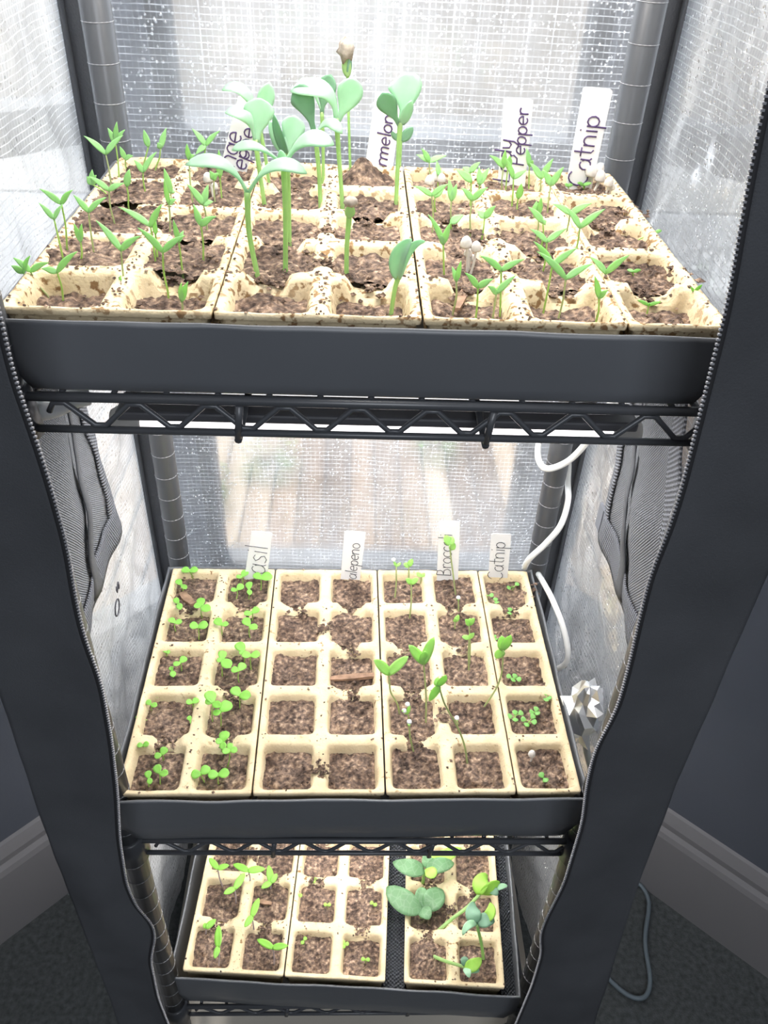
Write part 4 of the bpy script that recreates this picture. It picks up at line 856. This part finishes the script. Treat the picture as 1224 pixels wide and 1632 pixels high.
for X, s in ((XL, 1), (XR, -1)):                                                     # black binding over the rear corners
    MB().grid(6, 70, lambda a, b: (X+s*(.0+.016*a), YBc-.004-.004*math.sin(a*3)+.0015*nz(a, b*9), -.48+1.41*b)).build('corner_binding', M['binding'], cover, solid=.0012)
    MB().grid(6, 70, lambda a, b: (X+s*.003+.001*nz(a, b*8), YBc-.004-.014*a, -.48+1.41*b)).build('corner_binding', M['binding'], cover, solid=.0012)
MB().grid(60, 4, lambda a, b: (XL+(XR-XL)*a, YBc-.004+.002*nz(a*8, b), -.49+.022*b)).build('hem_binding', M['binding'], cover, solid=.0012)
def interp(tbl, z):
    tbl = sorted(tbl); zs = [t[0] for t in tbl]; return float(np.interp(z, zs, [t[1] for t in tbl]))
def zip_table(px): 
    t = [];
    for p in px: q = ony(p[0], p[1], YFc); t.append((q[2], q[0]))
    return t
LZ = zip_table([(0, 500), (20, 590), (45, 660), (75, 750), (105, 860), (118, 940), (131, 1000), (160, 1080), (176, 1170), (185, 1250), (189, 1330), (200, 1400), (218, 1440), (238, 1457), (246, 1480), (238, 1520), (250, 1580), (270, 1632)])+[(.93, -.160), (-.49, -.186)]
RZt = zip_table([(1224, 130), (1190, 300), (1165, 450), (1150, 520), (1130, 600), (1110, 680), (1085, 780), (1062, 850), (1040, 900), (1020, 980), (1002, 1060), (985, 1120), (950, 1185), (937, 1240), (930, 1300), (915, 1350), (900, 1400), (872, 1455), (863, 1480), (865, 1510), (850, 1560), (820, 1632)])+[(.93, .138), (-.49, .166)]
OL = [(.93, -.226), (.1747, -.226), (.0324, -.2315), (-.35, -.2336), (-.49, -.236)]; OR = [(.93, .222), (.2763, .2205), (.1699, .2205), (.0678, .2215), (-.0625, .226), (-.354, .246), (-.49, .25)]
def front(zt, ot, sd):
    def smo(t, z): return sum(interp(t, z+k*.006) for k in (-2, -1, 0, 1, 2))/5
    n = 190
    def fn(a, b):
        z = -.49+1.42*b; x0, x1 = interp(ot, z), smo(zt, z); x = x0+(x1-x0)*a
        return (x, YFc+.010*math.sin(a*math.pi)*nz(x, z*.6, sd, 9)+.004*nz(x, z, sd+3, 22)*math.sin(min(1, a+.15)*3.1)-.004*a, z)
    MB().grid(22, n, fn).build('front_border', M['fabric'], cover, solid=.0012)
    tp = MB(); pts = []
    for i in range(n+1):
        x, y, z = fn(1, i/n); pts.append(np.array([x, y-.0008, z]))
    s = 1 if sd < 5 else -1
    tp.grid(2, n, lambda a, b: tuple(np.array(fn(1, b))+np.array([s*(.0028*a-.0006), -.0009, 0]))); tp.build('zipper_tape', M['ziptape'], cover, solid=.001)
    tb = MB(); L_ = 0; nxt = 0
    for i in range(n):
        d = np.linalg.norm(pts[i+1]-pts[i])
        while nxt < L_+d:
            q = pts[i]+(pts[i+1]-pts[i])*((nxt-L_)/d)+np.array([s*.0024, -.0006, 0]); tb.box(q-np.array([.0008, .0006, .00045]), q+np.array([.0008, .0006, .00045])); nxt += .0024
        L_ += d
    o = tb.build('zipper_teeth', M['zip'], cover, smooth=False); o['kind'] = 'stuff'
front(LZ, OL, 1); front(RZt, OR, 9)
# mesh vents with webbing borders on each side panel
def vent(sx, TB, TF, BB, BF):
    X = (XL+.009) if sx < 0 else (XR-.009)
    TB, TF, BB, BF = [np.array(q) for q in (TB, TF, BB, BF)]
    def at(a, b): q = (1-b)*((1-a)*BB+a*BF)+b*((1-a)*TB+a*TF); return q
    def pt(a, b, off=0):
        q = at(a, b); d = .011*math.sin(math.pi*a)*math.sin(math.pi*min(1, b*.9+.1))+.004*nz(q[0], q[1], 4, 28)+.003*math.sin(a*12+b*2)
        return (X-sx*(max(-.002, d)+off), q[0], q[1])
    MB().grid(26, 36, lambda a, b: pt(a, b), lambda a, b: (.2*a, .27*b)).build('vent_mesh', M['net'], cover, solid=.0006)
    wdt = .14
    for nm, fn in (('back', lambda a, b: pt(a*.16-.02, b, .0022)), ('front', lambda a, b: pt(.84+a*.2, b, .0022)), ('bottom', lambda a, b: pt(b, a*.14-.02, .0026))):
        MB().grid(5, 40, fn, lambda a, b: (.016*a, .25*b)).build('webbing', M['web'], cover, solid=.0014)
    MB().grid(4, 30, lambda a, b: pt(.36+.10*a+.05*math.sin(b*5), b, .003+.002*math.sin(a*3.1)), lambda a, b: (.01*a, .2*b)).build('fold_strip', M['binding'], cover, solid=.001)
def vent_corners(X, tb, bb, bf, w_top, ext):
    a, b, c = [onx(p[0], p[1], X)[1:] for p in (tb, bb, bf)]
    TB = b+(a-b)*((.36-b[1])/(a[1]-b[1])); BF = b+(c-b)*ext
    return TB, TB-np.array([w_top, 0]), b, BF
vent(-1, *vent_corners(XL+.012, (138, 662), (190, 828), (133, 1000), .075, 1.7)); vent(1, *vent_corners(XR-.012, (998, 670), (957, 838), (1008, 1000), .065, 1.7))
q = onx(957, 825, XR-.014); MB().box(q-np.array([.0012, .006, .012]), q+np.array([.0012, .006, .012])).build('vent_tab', M['web'], cover, smooth=False)
b = MB()
for ch, px, py in (('s', 189, 930), ('O', 190, 962)):
    o_ = onx(px, py, XL+.016)
    for poly in G[ch][1]: b.tube([o_+np.array([0, -(c_*.6)*.022+.5*(a-.3)*.01, (a-.3)*.018]) for a, c_ in poly], .0007, 5)
b.build('printed_mark', M['pencil'], cover)
# pale sheet floor of the cover
MB().grid(30, 24, lambda a, b: (XL+.004+(XR-XL-.008)*a, YFc+.004+(YBc-YFc-.01)*b, ZF+.006+.002*nz(a*4, b*4)), lambda a, b: (a*.46, b*.35)).build('bottom_panel', mat('cream_sheet', (.62, .57, .49), .5, .4), cover, solid=.001)

# ------------------------------------------------------------------ cords, foil
def cord(pts, r_, m, lab, name='power_cord'):
    return tag(MB().tube(smooth_path(pts, 8), r_, 12).build(name, m), lab, 'cord')
Y1 = .128
cord([ony(975, 640, .09), ony(955, 672, .10), ony(935, 705, .115), ony(905, 735, .125), ony(872, 747, .128), ony(858, 730, .15), ony(862, 700, .172), ony(890, 690, .174), ony(905, 720, .174), ony(905, 770, .17), ony(905, 800, .15), ony(893, 838, .132), ony(868, 868, .127), ony(842, 893, .127), ony(836, 915, .15), ony(850, 950, .172)], .0031, M['cable'], 'thick white cord coiled round the rear right rack post')
cord([ony(858, 915, .14), ony(868, 932, .11), ony(880, 955, .085), ony(896, 995, .062), ony(905, 1035, .048), ony(902, 1056, .045), ony(888, 1066, .05), ony(870, 1072, .062)], .0029, M['cable'], 'white cord curving down beside the middle tray')
fp = [ony(931, 1165, -.045), ony(936, 1200, -.05), ony(944, 1240, -.06), ony(940, 1290, -.075), ony(925, 1340, -.085)]
cord(fp, .0033, M['cable'], 'white cord coming out of the crumpled silver foil')
cord([onz(p[0], p[1], ZF+.005) for p in ((1010, 1408), (1022, 1412), (1034, 1440), (1028, 1500), (1036, 1560), (1028, 1588), (1005, 1588), (975, 1565), (953, 1535))], .0028, M['greycable'], 'grey cord looping on the dark carpet at lower right')
cord([ony(20, 655, -.105), ony(55, 655, -.100), ony(85, 650, -.095), ony(115, 636, -.09), ony(140, 630, -.085)], .0058, M['white'], 'fat white lamp lead behind the top shelf rail at left', 'lamp_lead')
fb = bpy.data.objects
fo = lump(ony(928, 1135, -.04), .026, M['foil'], 'foil_wrap', None, (.62, .8, 1.25), 11, .55); tag(fo, 'crumpled silver foil bundle wedged right of the middle tray', 'foil')
for p in fo.data.polygons: p.use_smooth = False
